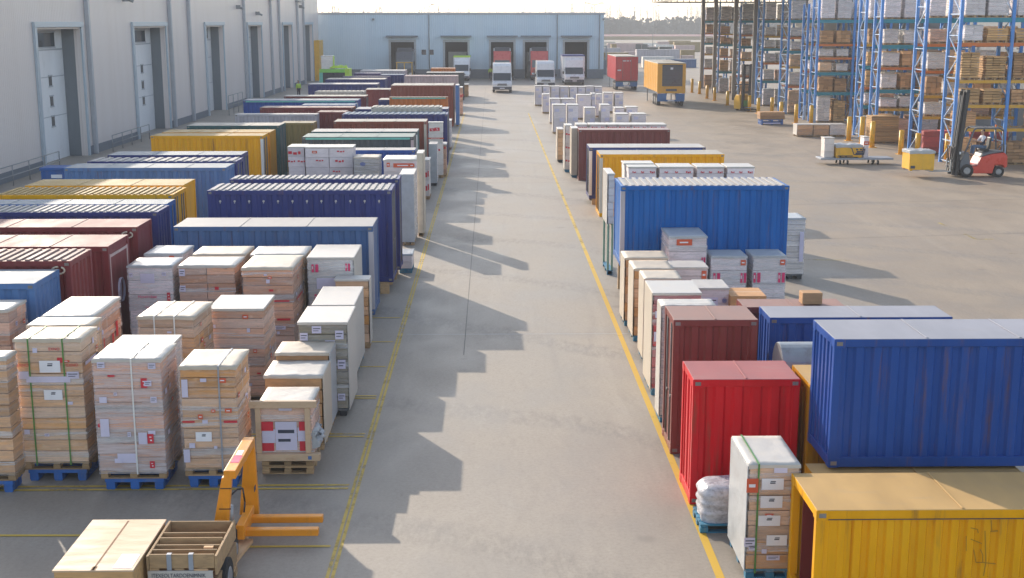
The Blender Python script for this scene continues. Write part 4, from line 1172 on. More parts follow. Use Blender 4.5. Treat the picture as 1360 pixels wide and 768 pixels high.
# --- right row, near to far
C('bright yellow container with an open left end in the right foreground', 1085, 1475, 677, h=1.56, ytb=624, col='yellow', det=2, group=GR, ends='open', roof='flat', roofcol='ochre', pitch=.2)
C('ochre half-height container carrying the big blue one', 1104, 1400, 664, h=1.08, d=1.5, col='ochre', det=1, group=GR)
C('big cobalt blue container with a pale roof raised in the right foreground', 1109, 1480, 450, h=3.06, ytb=418, z0=1.12, col='cobalt', det=2, group=GR, ends='corr', roof='flat', pitch=.25)
C('ochre container wedged between the red box and the cobalt container', 1076, 1330, 511, h=2.0, d=1.2, col='ochre', det=1, group=GR, ends='corr')
C('small glossy red container with a ribbed left end', 921, 1063, 504, yg=670, ytb=479, col='red', det=2, group=GR, ends='corr', roof='flat', pitch=.3)
C('brown container with a dusty roof behind the red one', 895, 1007, 425, yg=603, ytb=406, col='brown', det=2, group=GR, ends='door', roof='flat', pitch=.26)
C('cobalt container half hidden behind the big blue one', 1023, 1265, 421.5, h=2.3, d=.95, col='cobalt', det=2, group=GR, ends='corr')
C('pinkish brown container with a dusty roof behind the cobalt ones', 988, 1124, 408, h=2.2, ytb=397, col='brown', det=1, group=GR, roof='flat')
S('wrapped grey carton stack with white labels on a blue pallet in the right foreground', 996, 1062, 617, yg=769, ytb=579, mat='kraft', base='t', wrap=1, top='crumple', sheets='L', sheetmat='sheet_grey', group=PR, nx=1, ny=1, lay=.2,
  straps=('strap_green', (.18,)),
  marks=[('F',.47,.83,.30,.16,'label'), ('F',.46,.66,.30,.17,'label'), ('F',.43,.48,.30,.15,'label'), ('F',.60,.29,.28,.15,'label'), ('F',.54,.12,.18,.07,'slip'), ('F',.06,.82,.16,.20,'patch'), ('F',.06,.27,.16,.13,'slip'), ('F',.62,.96,.18,.07,'plain')])
S('thin white panel stack on a blue pallet behind the brown container', 880, 950, 405.5, h=2.3, d=.55, mat='white', base='t', wrap=2, top='crumple', sheets='L', sheetmat='sheet_white', group=PR, det=1)
S('red carton stack with a white top and cream side sheet on a blue pallet', 868, 931, 388, yg=525, d=1.25, mat='red', base='t', wrap=1, top='flat', sheets='L', sheetmat='sheet_cream', group=PR,
  marks=[('F',.28,.90,.2,.16,'plain'), ('F',.82,.90,.2,.14,'plain'), ('F',.10,.55,.14,.2,'plain'), ('F',.12,.78,.14,.14,'plain')])
S('brown carton stack with a cream sheet behind the red cartons', 857, 905, 370, h=1.95, d=.95, mat='kraft', base='t', top='cream', sheets='L', sheetmat='sheet_cream', group=PR)
S('cream sheeted kraft stack on a blue pallet, third in the sheeted run', 843, 893, 357, h=1.78, d=1.1, mat='kraft', base='t', top='cream', sheets='L', sheetmat='sheet_cream', group=PR)
S('cream sheeted kraft stack with a creased brown top against the blue container', 831, 887, 342.5, h=1.75, d=1.0, mat='kraft', base='t', top='cream', sheets='L', sheetmat='sheet_cream', group=PR)
S('lilac boxes with a white top between the sheeted stacks and the tall boxes', 893, 940, 354, h=1.7, d=.85, mat='lilac', base='w', top='flat', group=PR, marks=[('F',.9,.88,.12,.2,'patch')])
S('white boxes printed with a blue globe emblem', 928, 968, 381.5, h=1.6, d=.95, mat='lilac', base='w', top='flat', group=PR, lay=.7, nx=1, marks=[('F',.86,.80,.11,.13,'globe'), ('F',.4,.78,.34,.2,'slip'), ('F',.86,.55,.1,.1,'slip')])
S('tall wrapped boxes with magenta bars standing against the blue container', 889, 939, 314, h=2.1, ytb=302, mat='lilac', base='w', wrap=1, top='grey', lay=.4, group=PR, marks=[('F',.12,.62,.18,.22,'pair'), ('F',.92,.66,.10,.26,'pair'), ('F',.4,.93,.4,.16,'patch'), ('F',.35,.55,.08,.1,'band')])
S('wrapped boxes with magenta bars left of the matching pair', 945, 992, 340.5, h=1.6, d=1.0, mat='lilac', base='w', wrap=2, top='grey', lay=.4, group=PR, marks=[('F',.16,.62,.18,.26,'pair'), ('F',.92,.62,.15,.26,'pair'), ('F',.9,.9,.13,.14,'patch')])
S('wrapped boxes with magenta bars nearest the grey stack on a dark pallet', 1001, 1044, 340, h=1.6, d=1.0, mat='lilac', base='w', wrap=2, top='grey', lay=.4, group=PR, marks=[('F',.12,.62,.18,.26,'pair'), ('F',.88,.62,.17,.26,'pair'), ('F',.9,.9,.13,.14,'patch')])
S('grey layered stack on a dark pallet at the right end of the big blue container', 1036, 1070, 290, yg=371, d=1.1, mat='white', base='d', wrap=1, top='grey', lay=.16, group=PR, marks=[('F',.88,.5,.12,.9,'plain')])
S('open kraft box among the white boxes and the brown containers', 970, 1018, 393, h=1.45, d=.95, mat='kraft', base='w', top=None, lay=.6, nx=1, ny=1, group=PR, cat='box', name='kraft_box')
C('big blue container with a ribbed roof standing high among the boxes', 825, 1048.5, 247, yg=400, ytb=236, col='blue', det=2, roof='rib', group=GR, ends='plate', props=.98, roofcol='pale', post=('L','paint_lilac'))
S('white crate on green steel legs at the left end of the big blue container', 808, 816, 230, h=3.1, d=1.5, mat='white', base='ts', top='flat', sheets='L', sheetmat='sheet_white', group=PR, det=1, cat='crate', name='white_crate')
for i, (a, b, lab) in enumerate(((835,872,'leftmost'),(876,921,'second from the left'),(926,962,'third from the left'),(966,1002,'rightmost'))):
    S('red printed white boxes behind the big blue container, '+lab, a, b, 221, h=2.72, d=1.1, mat='lilac', base='w', top='flat', det=1, group=PR, marks=[('F',.2,.93,.12,.06,'blot'), ('F',.5,.93,.1,.07,'blot'), ('F',.85,.93,.16,.07,'blot')])
S('white boxes peeping over the leftmost red printed boxes', 829, 868, 216.5, h=2.75, d=.9, mat='white', base='w', top='flat', det=1, group=PR)
C('yellow container with a pale roof edge behind the red printed boxes', 797, 962, 205, yg=288, d=1.7, col='yellow', det=1, group=GR, roofcol='cream', post=('L','paint_cream'))
C('navy grey container with a white roof edge between the yellow and the brown one', 783, 937, 196, yg=272, d=1.7, col='navy', det=1, group=GR, roofcol='white', props=.25, post=('L','paint_white'), trim='paint_cobalt')
C('reddish brown container farthest along the right row', 769, 890, 172.5, yg=240, d=1.7, col='brown', det=1, group=GR, roofcol='pink')
S('white board slabs on a blue pallet left of the reddish brown container', 760, 768, 170, yg=236, d=1.3, mat='white', base='t', top='flat', sheets='LF', sheetmat='sheet_cream', det=1, group=PW)
for i, (a, b, lab) in enumerate(((766,780,'first from the lane'),(783,805,'second from the lane'),(807,820,'third from the lane'),(821,838,'fourth from the lane'),(839,860,'fifth from the lane'),(861,885,'sixth from the lane'))):
    S('white wrapped boxes just behind the reddish brown container, '+lab, a, b, 165, h=2.35, d=1.3, mat='lilac', base='w', top='flat', sheets='L', sheetmat='sheet_white', det=1, group=PW, marks=[('F',.3,.93,.3,.08,'blot'), ('F',.8,.93,.16,.08,'blot')])
S('white boards with red print leaning by the lane, before the brown container', 751, 760, 166, yg=229, d=1.2, mat='white', base='t', top='flat', sheets='L', sheetmat='sheet_white', det=1, group=PW, marks=[('F',.5,.8,.3,.1,'blot'), ('F',.5,.5,.3,.1,'blot'), ('F',.5,.2,.3,.1,'blot')])
S('cream boards standing on the lane edge beside white wrapped boxes', 741, 748, 171, yg=216, d=1.4, mat='pale', base='d', top='flat', sheets='L', sheetmat='sheet_cream', det=1, group=PW)
WROWS = [ # xl, xr, yt, yb(ground px) , words
 (735,751,139,178,'nearest the lane in the low front cluster'), (754,768,139,177,'second from the lane in the low front cluster'), (777,791,143,176,'standing alone in a gap of the front cluster'),
 (798,810,139,177,'tall and narrow in the front cluster'), (818,834,151,182,'left of the front bluish pair'), (839,858,151,182,'right of the front bluish pair'),
 (817,829,143,172,'left of the back bluish pair'), (832,847,142,172,'right of the back bluish pair'),
 (731,744,131,165,'in the second cluster, nearest the lane'), (746,763,131,165,'in the second cluster, second from the lane'), (767,785,126,159,'in the second cluster, with dark sides'),
 (786,791,124,158,'a thin upright white slab'), (792,800,125,156,'right of the thin upright slab'), (721,730,125,151,'a narrow one at the lane edge of the middle'),
 (802,814,123,150,'left of the farthest right pair'), (817,828,123,150,'right of the farthest right pair'),
 (711,720,114,141,'tall at the lane corner of the last row'), (721,730,114,141,'in the last row, second from the lane'), (732,743,114.5,141,'in the last row, third from the lane'),
 (744,755,115,141,'in the last row, fourth from the lane'), (757,767,115,141,'in the last row, fifth from the lane'), (768,777,115,141,'in the last row, sixth from the lane'),
 (778,789,114.5,141,'in the last row, seventh from the lane'), (790,800,115,141,'in the last row, end nearest the red trailer')]
for (a, b, t, g, lab) in WROWS:
    S('white wrapped pallet load '+lab, a, b, t, yg=g, d=1.4, mat='lilac', base='w', top='flat', sheets='L', sheetmat='sheet_white', det=0, group=PW, lay=.5, marks=[('F',.3,.8,.3,.2,'plain'), ('F',.7,.45,.3,.25,'plain')])

# --- keep the boxes of a row from cutting into each other: shorten the nearer one
ITEMS.sort(key=lambda i: i['y0'])
for a in range(len(ITEMS)):
    for b in range(a+1, len(ITEMS)):
        A, B = ITEMS[a], ITEMS[b]
        if B['y0'] > A['y1']+.02: continue
        if min(A['x1'], B['x1']) - max(A['x0'], B['x0']) < .03: continue
        if min(A['z1'], B['z1']) - max(A['z0'], B['z0']) < .01: continue
        nd = B['y0']-.07-A['y0']
        if nd > .45: A['y1'] = B['y0']-.07
        else:
            if globals().get('VERBOSE'): print('TIGHT', round(nd,2), '|', A['label'], '|', B['label'])
            A['y1'] = A['y0']+.45
            sh = A['y1']+.07-B['y0']
            B['y0'] += sh; B['y1'] += sh
BUILT = {}
for it in ITEMS:
    k = it['kw']
    if it['t'] == 'c':
        BUILT[it['label']] = container(it['label'], it['x0'], it['x1'], it['y0'], it['y1'], it['z0'], it['z1'], it['col'], **k)
    else:
        if it['y0'] < 36 and k.get('mat') in ('kraft','pale','pink','red') and k.get('wrap'):
            q = random.Random(len(it['label'])*7+int(it['y0']*10)); mk = list(k.get('marks', ()))
            for _ in range(7):
                mk.append(('F', q.uniform(.08,.92), q.uniform(.06,.94), q.uniform(.05,.13), q.uniform(.03,.09), q.choice(('plain','slip','plain','patch','band'))))
                if q.random() < .7: mk.append(('R', q.uniform(.1,.9), q.uniform(.3,.94), q.uniform(.06,.14), q.uniform(.04,.10), q.choice(('plain','slip','patch'))))
            k['marks'] = mk
        BUILT[it['label']] = stack(it['label'], it['x0'], it['x1'], it['y0'], it['y1'], it['z0'], it['z1'], **k)
def find(s):
    for l in BUILT:
        if s in l: return BUILT[l], next(i for i in ITEMS if i['label'] == l)
# ------------------------------------------------------------------ ground
def ground_mat():
    m, nt, bs, out = fresh('concrete')
    tc = nw(nt, 'ShaderNodeTexCoord')
    def vec(sc, rot=0):
        mp = nw(nt, 'ShaderNodeMapping'); mp.inputs['Scale'].default_value = sc; mp.inputs['Rotation'].default_value = (0,0,rot)
        nt.links.new(tc.outputs['Object'], mp.inputs['Vector']); return mp.outputs['Vector']
    big = noise(nt, vec((.05,.05,1)), 1.0, 6, .62)
    mid = noise(nt, vec((.5,.35,1)), 1.0, 7, .66)
    fine = noise(nt, vec((1,1,1)), 16.0, 5, .7)
    c = mixc(nt, ramp(nt, big, .32, .68), (0.280,0.241,0.198), (0.325,0.283,0.234))
    c = mixc(nt, ramp(nt, mid, .35, .72, 0, .42), c, (0.373,0.333,0.281))
    c = mixc(nt, ramp(nt, mid, .60, .30, 0, .30), c, (0.202,0.180,0.154))
    # tyre tracks along the lane and in sweeping curves
    t1 = noise(nt, vec((1.6,.05,1)), 1.0, 4, .6)
    c = mixc(nt, ramp(nt, t1, .56, .76, 0, .26), c, (0.176,0.160,0.140))
    t2 = noise(nt, vec((.9,.06,1), R(35)), 1.0, 4, .6)
    c = mixc(nt, ramp(nt, t2, .58, .74, 0, .28), c, (0.183,0.166,0.144))
    t3 = noise(nt, vec((.9,.07,1), R(-48)), 1.0, 4, .6)
    c = mixc(nt, ramp(nt, t3, .56, .72, 0, .36), c, (0.396,0.349,0.294))
    ds = nw(nt, 'ShaderNodeTexNoise', Scale=.11, Detail=3); nt.links.new(tc.outputs['Object'], ds.inputs['Vector'])
    av = nw(nt, 'ShaderNodeVectorMath'); av.operation = 'MULTIPLY_ADD'; nt.links.new(ds.outputs['Color'], av.inputs[0]); av.inputs[1].default_value = (5,5,0); nt.links.new(vec((1.1,.16,1), R(14)), av.inputs[2])
    t4 = noise(nt, av.outputs[0], 1.3, 6, .7)
    c = mixc(nt, ramp(nt, t4, .54, .68, 0, .22), c, (0.213,0.189,0.161))
    c = mixc(nt, ramp(nt, t4, .44, .30, 0, .22), c, (0.373,0.335,0.287))
    fs = noise(nt, vec((1.0,.35,1), R(-20)), 7.0, 8, .75)
    c = mixc(nt, ramp(nt, fs, .50, .72, 0, .30), c, (0.186,0.164,0.137))
    c = mixc(nt, ramp(nt, fs, .47, .30, 0, .25), c, (0.403,0.360,0.308))
    c = mixc(nt, ramp(nt, fine, .40, .7, 0, .30), c, (0.165,0.144,0.123))
    sp = noise(nt, vec((.8,.8,1)), 1.4, 3, .5)
    c = mixc(nt, ramp(nt, sp, .72, .78, 0, .25), c, (0.142,0.130,0.116))
    sx = nw(nt, 'ShaderNodeSeparateXYZ'); nt.links.new(tc.outputs['Object'], sx.inputs[0])     # the yard turns browner towards the racks
    yard_tint = nw(nt, 'ShaderNodeMix', data_type='RGBA'); yard_tint.blend_type = 'MULTIPLY'; yard_tint.inputs[7].default_value = (.95,.87,.78,1)
    nt.links.new(ramp(nt, mathn(nt, 'ADD', sx.outputs[0], mathn(nt, 'MULTIPLY', big, 6.0)), 10.0, 15.0), yard_tint.inputs[0]); nt.links.new(c, yard_tint.inputs[6]); c = yard_tint.outputs[2]
    vo = nw(nt, 'ShaderNodeTexVoronoi', Scale=.33); nt.links.new(vec((1,1,1)), vo.inputs['Vector'])
    c = mixc(nt, ramp(nt, mathn(nt, 'ADD', vo.outputs['Distance'], mathn(nt, 'MULTIPLY', fine, .10)), .125, .075, 0, .38), c, (.13,.115,.10))
    wv = nw(nt, 'ShaderNodeTexWave', Scale=.09, Distortion=3.5, Detail=3); wv.wave_type = 'RINGS'
    nt.links.new(vec((1,.55,1), R(20)), wv.inputs['Vector'])
    c = mixc(nt, mathn(nt, 'MULTIPLY', ramp(nt, wv.outputs['Fac'], .90, .99, 0, 1), ramp(nt, fs, .40, .60, .05, .40)), c, (.17,.155,.14))
    nt.links.new(c, bs.inputs['Base Color'])
    nt.links.new(ramp(nt, mid, .3, .7, .50, .72), bs.inputs['Roughness'])
    b = nw(nt, 'ShaderNodeBump', Strength=.12, Distance=.02)
    nt.links.new(fine, b.inputs['Height']); nt.links.new(b.outputs[0], bs.inputs['Normal'])
    MATS['concrete'] = m
    m, nt, bs, out = fresh('far_soil')
    tc = nw(nt, 'ShaderNodeTexCoord')
    n = noise(nt, tc.outputs['Object'], .03, 6, .6)
    nt.links.new(mixc(nt, ramp(nt, n, .35, .65), (.30,.255,.205), (.24,.22,.17)), bs.inputs['Base Color']); bs.inputs['Roughness'].default_value = .95
    MATS['far_soil'] = m
    # worn paint: where it has gone one sees bare concrete
    for nm, colr, lo, hi in (('line_yellow', (.58,.40,.06), .49, .66), ('line_fresh', (.62,.38,.03), .54, .74), ('line_faint', (.52,.40,.12), .36, .52)):
        m, nt, bs, out = fresh(nm)
        tc = nw(nt, 'ShaderNodeTexCoord')
        n1 = noise(nt, tc.outputs['Object'], 3.5, 8, .75)
        n2 = noise(nt, tc.outputs['Object'], .6, 3, .6)
        f = ramp(nt, mathn(nt, 'ADD', mathn(nt, 'MULTIPLY', n1, .6), mathn(nt, 'MULTIPLY', n2, .4)), lo, hi, 1, 0)
        tr = nw(nt, 'ShaderNodeBsdfTransparent'); mx = nw(nt, 'ShaderNodeMixShader')
        nt.links.new(mathn(nt, 'MULTIPLY', f, .92), mx.inputs[0]); nt.links.new(tr.outputs[0], mx.inputs[1]); nt.links.new(bs.outputs[0], mx.inputs[2])
        nt.links.new(mx.outputs[0], out.inputs['Surface'])
        bs.inputs['Base Color'].default_value = (*colr, 1); bs.inputs['Roughness'].default_value = .65
        MATS[nm] = m
    pm('joint', (.15,.14,.13), .9, .2)
ground_mat()

def struct(name, mb, mat, loc=None):
    o = mb.build(name, mat, None, loc); o['kind'] = 'structure'; return o
mb = MB(); mb.face([(-1400,-60,-.03),(1400,-60,-.03),(1400,1500,-.03),(-1400,1500,-.03)]); struct('terrain', mb, MATS['far_soil'])
mb = MB(); mb.face([(-60,-30,0),(110,-30,0),(110,330,0),(-60,330,0)]); struct('ground', mb, MATS['concrete'])

XL, XR = -2.25, 3.14
mb = MB()
for (a, b) in ((XL-.062, XL-.012), (XL+.012, XL+.062)): mb.face([(a,12,.004),(b,12,.004),(b,108,.004),(a,108,.004)])
struct('lane_line', mb, MATS['line_yellow'])
mb = MB(); mb.face([(XR-.06,12,.004),(XR+.06,12,.004),(XR+.06,42,.004),(XR-.06,42,.004)]); struct('lane_line', mb, MATS['line_fresh'])
mb = MB(); mb.face([(XR-.055,42,.004),(XR+.055,42,.004),(XR+.055,108,.004),(XR-.055,108,.004)]); struct('lane_line', mb, MATS['line_yellow'])
mb = MB()
for py, ln, dbl in ((423,2.0,0),(455,2.1,0),(488,2.2,0),(530,2.4,1),(581,2.6,1),(650,7.5,1),(727,2.0,0)):
    Y = at(480, py).y
    for k in range(2 if dbl else 1):
        mb.face([(XL-ln,Y+k*.16,.008),(XL-.12,Y+k*.16,.008),(XL-.12,Y+k*.16+.07,.008),(XL-ln,Y+k*.16+.07,.008)])
p, q = at(0, 712), at(105, 713)
mb.face([(p.x-2,p.y,.008),(q.x,q.y,.008),(q.x,q.y+.07,.008),(p.x-2,p.y+.07,.008)])
struct('bay_line', mb, MATS['line_yellow'])
mb = MB()
for (x0, y0, x1, y1) in ((1247,296,1262,303),(1281,311,1296,318),(1296,318,1320,318),(1340,337,1420,338),(1180,292,1196,292),(1060,345,1130,346)):
    a, b = at(x0, y0), at(x1, y1); n = Vector((-(b-a).y, (b-a).x, 0)).normalized()*.06
    mb.face([a-n+Vector((0,0,.004)), b-n+Vector((0,0,.004)), b+n+Vector((0,0,.004)), a+n+Vector((0,0,.004))])
struct('faded_line', mb, MATS['line_faint'])
mb = MB(); mb.face([(-.66,28.4,.003),(-.643,28.4,.003),(-.643,150,.003),(-.66,150,.003)]); struct('ground_joint', mb, MATS['joint'])
mb = MB(); mb.face([(-2.1,30.38,.0025),(12,30.38,.0025),(12,30.40,.0025),(-2.1,30.40,.0025)]); struct('ground_joint', mb, MATS['pipe_grey'])
for Y in (60.5, 91):
    mb = MB(); mb.face([(-2.1,Y,.0025),(60,Y,.0025),(60,Y+.025,.0025),(-2.1,Y+.025,.0025)]); struct('ground_joint', mb, MATS['joint'])
for yy in (44.0, 52.5):
    mb = MB(); mb.face([(10,yy,.0025),(70,yy+9,.0025),(70,yy+9.03,.0025),(10,yy+.03,.0025)]); struct('ground_joint', mb, MATS['joint'])

# ------------------------------------------------------------------ warehouse with dock doors on the left
def cladding(name, col, pitch, dirtc):
    m, nt, bs, out = fresh(name)
    tc = nw(nt, 'ShaderNodeTexCoord'); sp = nw(nt, 'ShaderNodeSeparateXYZ'); nt.links.new(tc.outputs['Object'], sp.inputs[0])
    a = mathn(nt, 'ADD', sp.outputs[0], sp.outputs[1])
    f = mathn(nt, 'FRACT', mathn(nt, 'DIVIDE', a, pitch), 0)
    rib = ramp(nt, mathn(nt, 'ABSOLUTE', mathn(nt, 'SUBTRACT', f, .5), 0), .30, .44)
    panel = mathn(nt, 'FRACT', mathn(nt, 'DIVIDE', a, 3.0), 0)
    n = noise(nt, coords(nt, (.5,.5,.06), False), 1.5, 6, .65)
    pn = nw(nt, 'ShaderNodeTexWhiteNoise'); pn.noise_dimensions = '1D'
    nt.links.new(mathn(nt, 'FLOOR', mathn(nt, 'DIVIDE', a, 1.0), 0), pn.inputs['W'])
    c = mixc(nt, ramp(nt, n, .4, .75, 0, .35), col, dirtc)
    c = mixc(nt, ramp(nt, pn.outputs['Value'], 0, 1, 0, .10), c, (.75,.72,.72))
    nt.links.new(c, bs.inputs['Base Color'])
    bs.inputs['Roughness'].default_value = .42
    b = nw(nt, 'ShaderNodeBump', Strength=.6, Distance=.03)
    nt.links.new(rib, b.inputs['Height']); nt.links.new(b.outputs[0], bs.inputs['Normal'])
    MATS[name] = m
cladding('cladding_lilac', (.70,.63,.60), .25, (.58,.50,.46))
cladding('cladding_blue', (.53,.66,.76), .30, (.46,.57,.66))

XW, WH, WY0, WY1 = -23.2, 11.4, 46.0, 175.0
wh = empty('warehouse', (XW-10, (WY0+WY1)/2, 0), 'long lilac grey metal warehouse with six tall recessed dock doors along the left', 'warehouse')
base = Vector(wh.location)
def wpart(mbx, name, mat, parent=None, bevel=0):
    o = mbx.build(name, mat, parent or wh, bevel=bevel); o.location = -base
    return o
doors = []
for (pa, pb, py) in ((56,114,36),(182,224,37),(276,299,38),(331,349,38.5),(377,389,39),(404.5,416,39)):
    # depth where the wall plane crosses the pixel column at ground level
    def hit(px):
        lo, hi = 40.0, 260.0
        for _ in range(50):
            m_ = (lo+hi)/2
            P = Vector((XW, m_, 2.0)) - Vector((0,0,CAM_H))
            u = 680 + F_PX*P.dot(RGT)/P.dot(FWD)
            if u < px: lo = m_
            else: hi = m_
        return lo
    ya, yb = hit(pa), hit(pb)
    doors.append((ya, yb, 7.15))
mb = MB(); TH = .35
edges = [WY0] + [v for d in doors for v in d[:2]] + [WY1]
for i in range(0, len(edges), 2):
    mb.box(XW-TH, XW, edges[i], edges[i+1], 0, WH)
for (ya, yb, zt) in doors: mb.box(XW-TH, XW, ya, yb, zt, WH)
mb.box(XW-20, XW-TH, WY0, WY0+.3, 0, WH); mb.box(XW-20, XW-TH, WY1-.3, WY1, 0, WH)
wpart(mb, 'wall', MATS['cladding_lilac'])
mb = MB(); mb.box(XW-20.3, XW+.12, WY0-.1, WY1+.1, WH+.002, WH+.3); wpart(mb, 'roof', MATS['roof_sheet'])
wpart(MB().box(XW+.001, XW+.04, WY0, doors[0][0]-.37, .0, .5), 'plinth', MATS['skirt_dark'])
for i in range(len(doors)):
    e = doors[i+1][0]-.37 if i+1 < len(doors) else WY1
    wpart(MB().box(XW+.001, XW+.04, doors[i][1]+.30, e, 0, .5), 'plinth', MATS['skirt_dark'])
for k, (ya, yb, zt) in enumerate(doors):
    D = 1.05
    mb = MB(); mb.box(XW-D-.1, XW-D, ya-.3, yb+.3, 0, zt+.3)
    mb.box(XW-D, XW-D+.012, ya, yb, 4.55, 4.60, 1); mb.box(XW-D, XW-D+.012, ya, yb, 2.40, 2.44, 1); mb.box(XW-D, XW-D+.02, ya, yb, 6.0, 6.08, 1)
    dr = wpart(mb, 'door', [MATS['door_white'], MATS['pipe_grey']])
    w_ = yb-ya
    for (v0, v1, z0, z1) in ((.45,.82,6.2,6.95),(.64,.70,4.1,4.6),(.64,.70,3.0,3.5),(.64,.70,1.9,2.4)):
        m2 = MB(); m2.box(XW-D-.02, XW-D+.03, ya+v0*w_, ya+v1*w_, z0, z1); m2.box(XW-D-.02, XW-D+.045, ya+v0*w_-.08, ya+v1*w_+.08, z0-.08, z0-.003, 1); m2.box(XW-D-.02, XW-D+.045, ya+v0*w_-.08, ya+v1*w_+.08, z1+.003, z1+.08, 1)
        o = m2.build('window', [MATS['dark_glass'], MATS['pipe_grey']], dr)
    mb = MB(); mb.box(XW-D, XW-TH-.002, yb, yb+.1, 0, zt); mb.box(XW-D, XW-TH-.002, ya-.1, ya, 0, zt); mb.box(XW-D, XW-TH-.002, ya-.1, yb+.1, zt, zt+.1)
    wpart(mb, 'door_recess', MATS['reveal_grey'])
    mb = MB(); mb.box(XW+.002, XW+.14, ya-.34, ya-.02, 0, zt+.1); mb.box(XW+.002, XW+.10, yb+.02, yb+.26, 0, zt+.1); mb.box(XW+.002, XW+.16, ya-.36, yb+.28, zt+.102, zt+.38)
    wpart(mb, 'door_frame', MATS['frame_steel'], bevel=.01)
for px in (122, 229, 254, 326, 361, 372, 396, 404):
    y = hit(px)
    mb = MB(); mb.box(XW+.002, XW+.26, y-.14, y+.14, 0, WH-.1); wpart(mb, 'downpipe', MATS['pipe_grey'], bevel=.03)
for px in (361, 397):
    y = hit(px); mb = MB(); mb.box(XW+.002, XW+.5, y-1.2, y+2.6, 9.9, 10.05); wpart(mb, 'bracket', MATS['pole_grey'])
for px, z in ((172,8.8),(318,8.7),(343,8.2),(400,9.2)):
    y = hit(px); mb = MB(); mb.box(XW+.002, XW+.4, y-.1, y+.1, z, z+.35); mb.cyl((XW+.4,y,z+.1),(XW+.65,y,z),.1,8); wpart(mb, 'wall_lamp', MATS['pole_grey'])

rail_fence('grey tube railing in front of the warehouse before the first dock door', (XW+.75, 55.5, 0), (XW+.75, 66.5, 0), n=5)
rail_fence('grey tube railing between the first and the second dock door', (XW+.75, 76, 0), (XW+.75, 84.3, 0), n=4)
p = at(312, 156)
rail_fence('short pale railing by the wall beyond the third dock door', (XW+1.6, 106, 0), (XW+1.6, 112, 0), n=3, h=1.6)

y = hit(419)
o = MB().box(XW+.02, XW+.7, WY1-5, WY1-1.0, .0, 5.2).build('corner_guard', MATS['mach_yellow'], None, bevel=.02); tag(o, 'yellow column guard at the far corner of the warehouse', 'guard')
# small things by the wall
def bin_thing(label, px, py, w, h, mat, cat='bin', name='plastic_bin', lid='dark_plastic'):
    P = at(px, py); r = empty(name, P, label, cat)
    mb = MB(); mb.box(-w/2, w/2, -w/2, w/2, .04, h*.9); b = mb.build('body', MATS[mat], r, bevel=.03)
    mb = MB(); mb.box(-w/2-.04, w/2+.04, -w/2-.04, w/2+.04, h*.9+.002, h); mb.build('lid', MATS[lid], r, bevel=.02)
    mb = MB()
    for s in (-1,1): mb.cyl((s*w*.35-.05,w*.35,.06),(s*w*.35+.05,w*.35,.06),.06,10)
    mb.build('wheel', MATS['rubber'], r)
    return r
bin_thing('blue box with white lettering panel left of the sky blue container', 77, 262, 1.0, 1.35, 'blue_plastic', lid='blue_plastic', cat='box', name='blue_box')
MB().box(-.05,.42,-.53,-.51,.9,1.05).build('white_marking', MATS['paper'], bpy.context.scene.objects['blue_box'])

# ------------------------------------------------------------------ far dock building
FY = 176.0
fx0, fx1 = atY(400, 60, FY).x, atY(802, 60, FY).x
fh = atY(620, 19.5, FY).z
fb = empty('dock_building', ((fx0+fx1)/2, FY, 0), 'low blue grey dock building with five loading doors at the end of the yard', 'building')
fbase = Vector(fb.location)
def fpart(mbx, name, mat, parent=None, bevel=0):
    o = mbx.build(name, mat, parent or fb, bevel=bevel); o.location = -fbase; return o
FD = []
for (a, b) in ((519,550),(591,621),(652,682),(697,726),(750,780)):
    FD.append((atY(a,70,FY).x, atY(b,70,FY).x, atY(600,56,FY).z))
mb = MB(); ed = [fx0] + [v for d in FD for v in d[:2]] + [fx1]
for i in range(0, len(ed), 2): mb.box(ed[i], ed[i+1], FY, FY+.4, 0, fh)
for (a, b, z) in FD: mb.box(a, b, FY, FY+.4, z, fh)
mb.box(fx1-.4, fx1, FY+.4, FY+40, 0, fh); mb.box(fx0, fx0+.4, FY+.4, FY+40, 0, fh)
fpart(mb, 'wall', MATS['cladding_blue'])
mb = MB(); mb.box(fx0-.1, fx1+.15, FY-.12, FY+40.2, fh+.002, fh+.28); fpart(mb, 'roof', MATS['pipe_grey'])
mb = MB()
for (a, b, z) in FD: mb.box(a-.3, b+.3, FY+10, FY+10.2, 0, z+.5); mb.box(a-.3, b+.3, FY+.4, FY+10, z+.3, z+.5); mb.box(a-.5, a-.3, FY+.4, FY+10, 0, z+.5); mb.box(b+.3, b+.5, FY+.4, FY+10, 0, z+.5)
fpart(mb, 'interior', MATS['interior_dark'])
mb = MB(); e2 = ed
for i in range(0, len(ed), 2): mb.box(ed[i]+.01, ed[i+1]-.01, FY-.06, FY-.002, 0, 1.25)
fpart(mb, 'skirting', MATS['skirt_dark'])
for (a, b, z) in FD:
    mb = MB(); mb.box(a-.28, a, FY-.08, FY-.001, 1.26, z+.3); mb.box(b, b+.28, FY-.08, FY-.001, 1.26, z+.3); mb.box(a, b, FY-.08, FY-.001, z, z+.3)
    fpart(mb, 'door_frame', MATS['sheet_grey'])
    mb = MB(); mb.box(a-.55, b+.55, FY-1.1, FY-.002, z+.72, z+.86); fpart(mb, 'door_canopy', MATS['skirt_dark'])
for (a, b, z) in (FD[1], FD[2], FD[3]):
    mb = MB(); mb.box(a+.35, b-.2, FY+3, FY+3.1, 0, z*.72); fpart(mb, 'inner_panel', MATS['sheet_white'])
for px in (563, 573):
    c = atY(px, 69.5, FY); mb = MB(); mb.box(c.x-.3, c.x+.3, FY-.06, FY-.002, c.z-.33, c.z+.33); fpart(mb, 'window', MATS['dark_glass'])
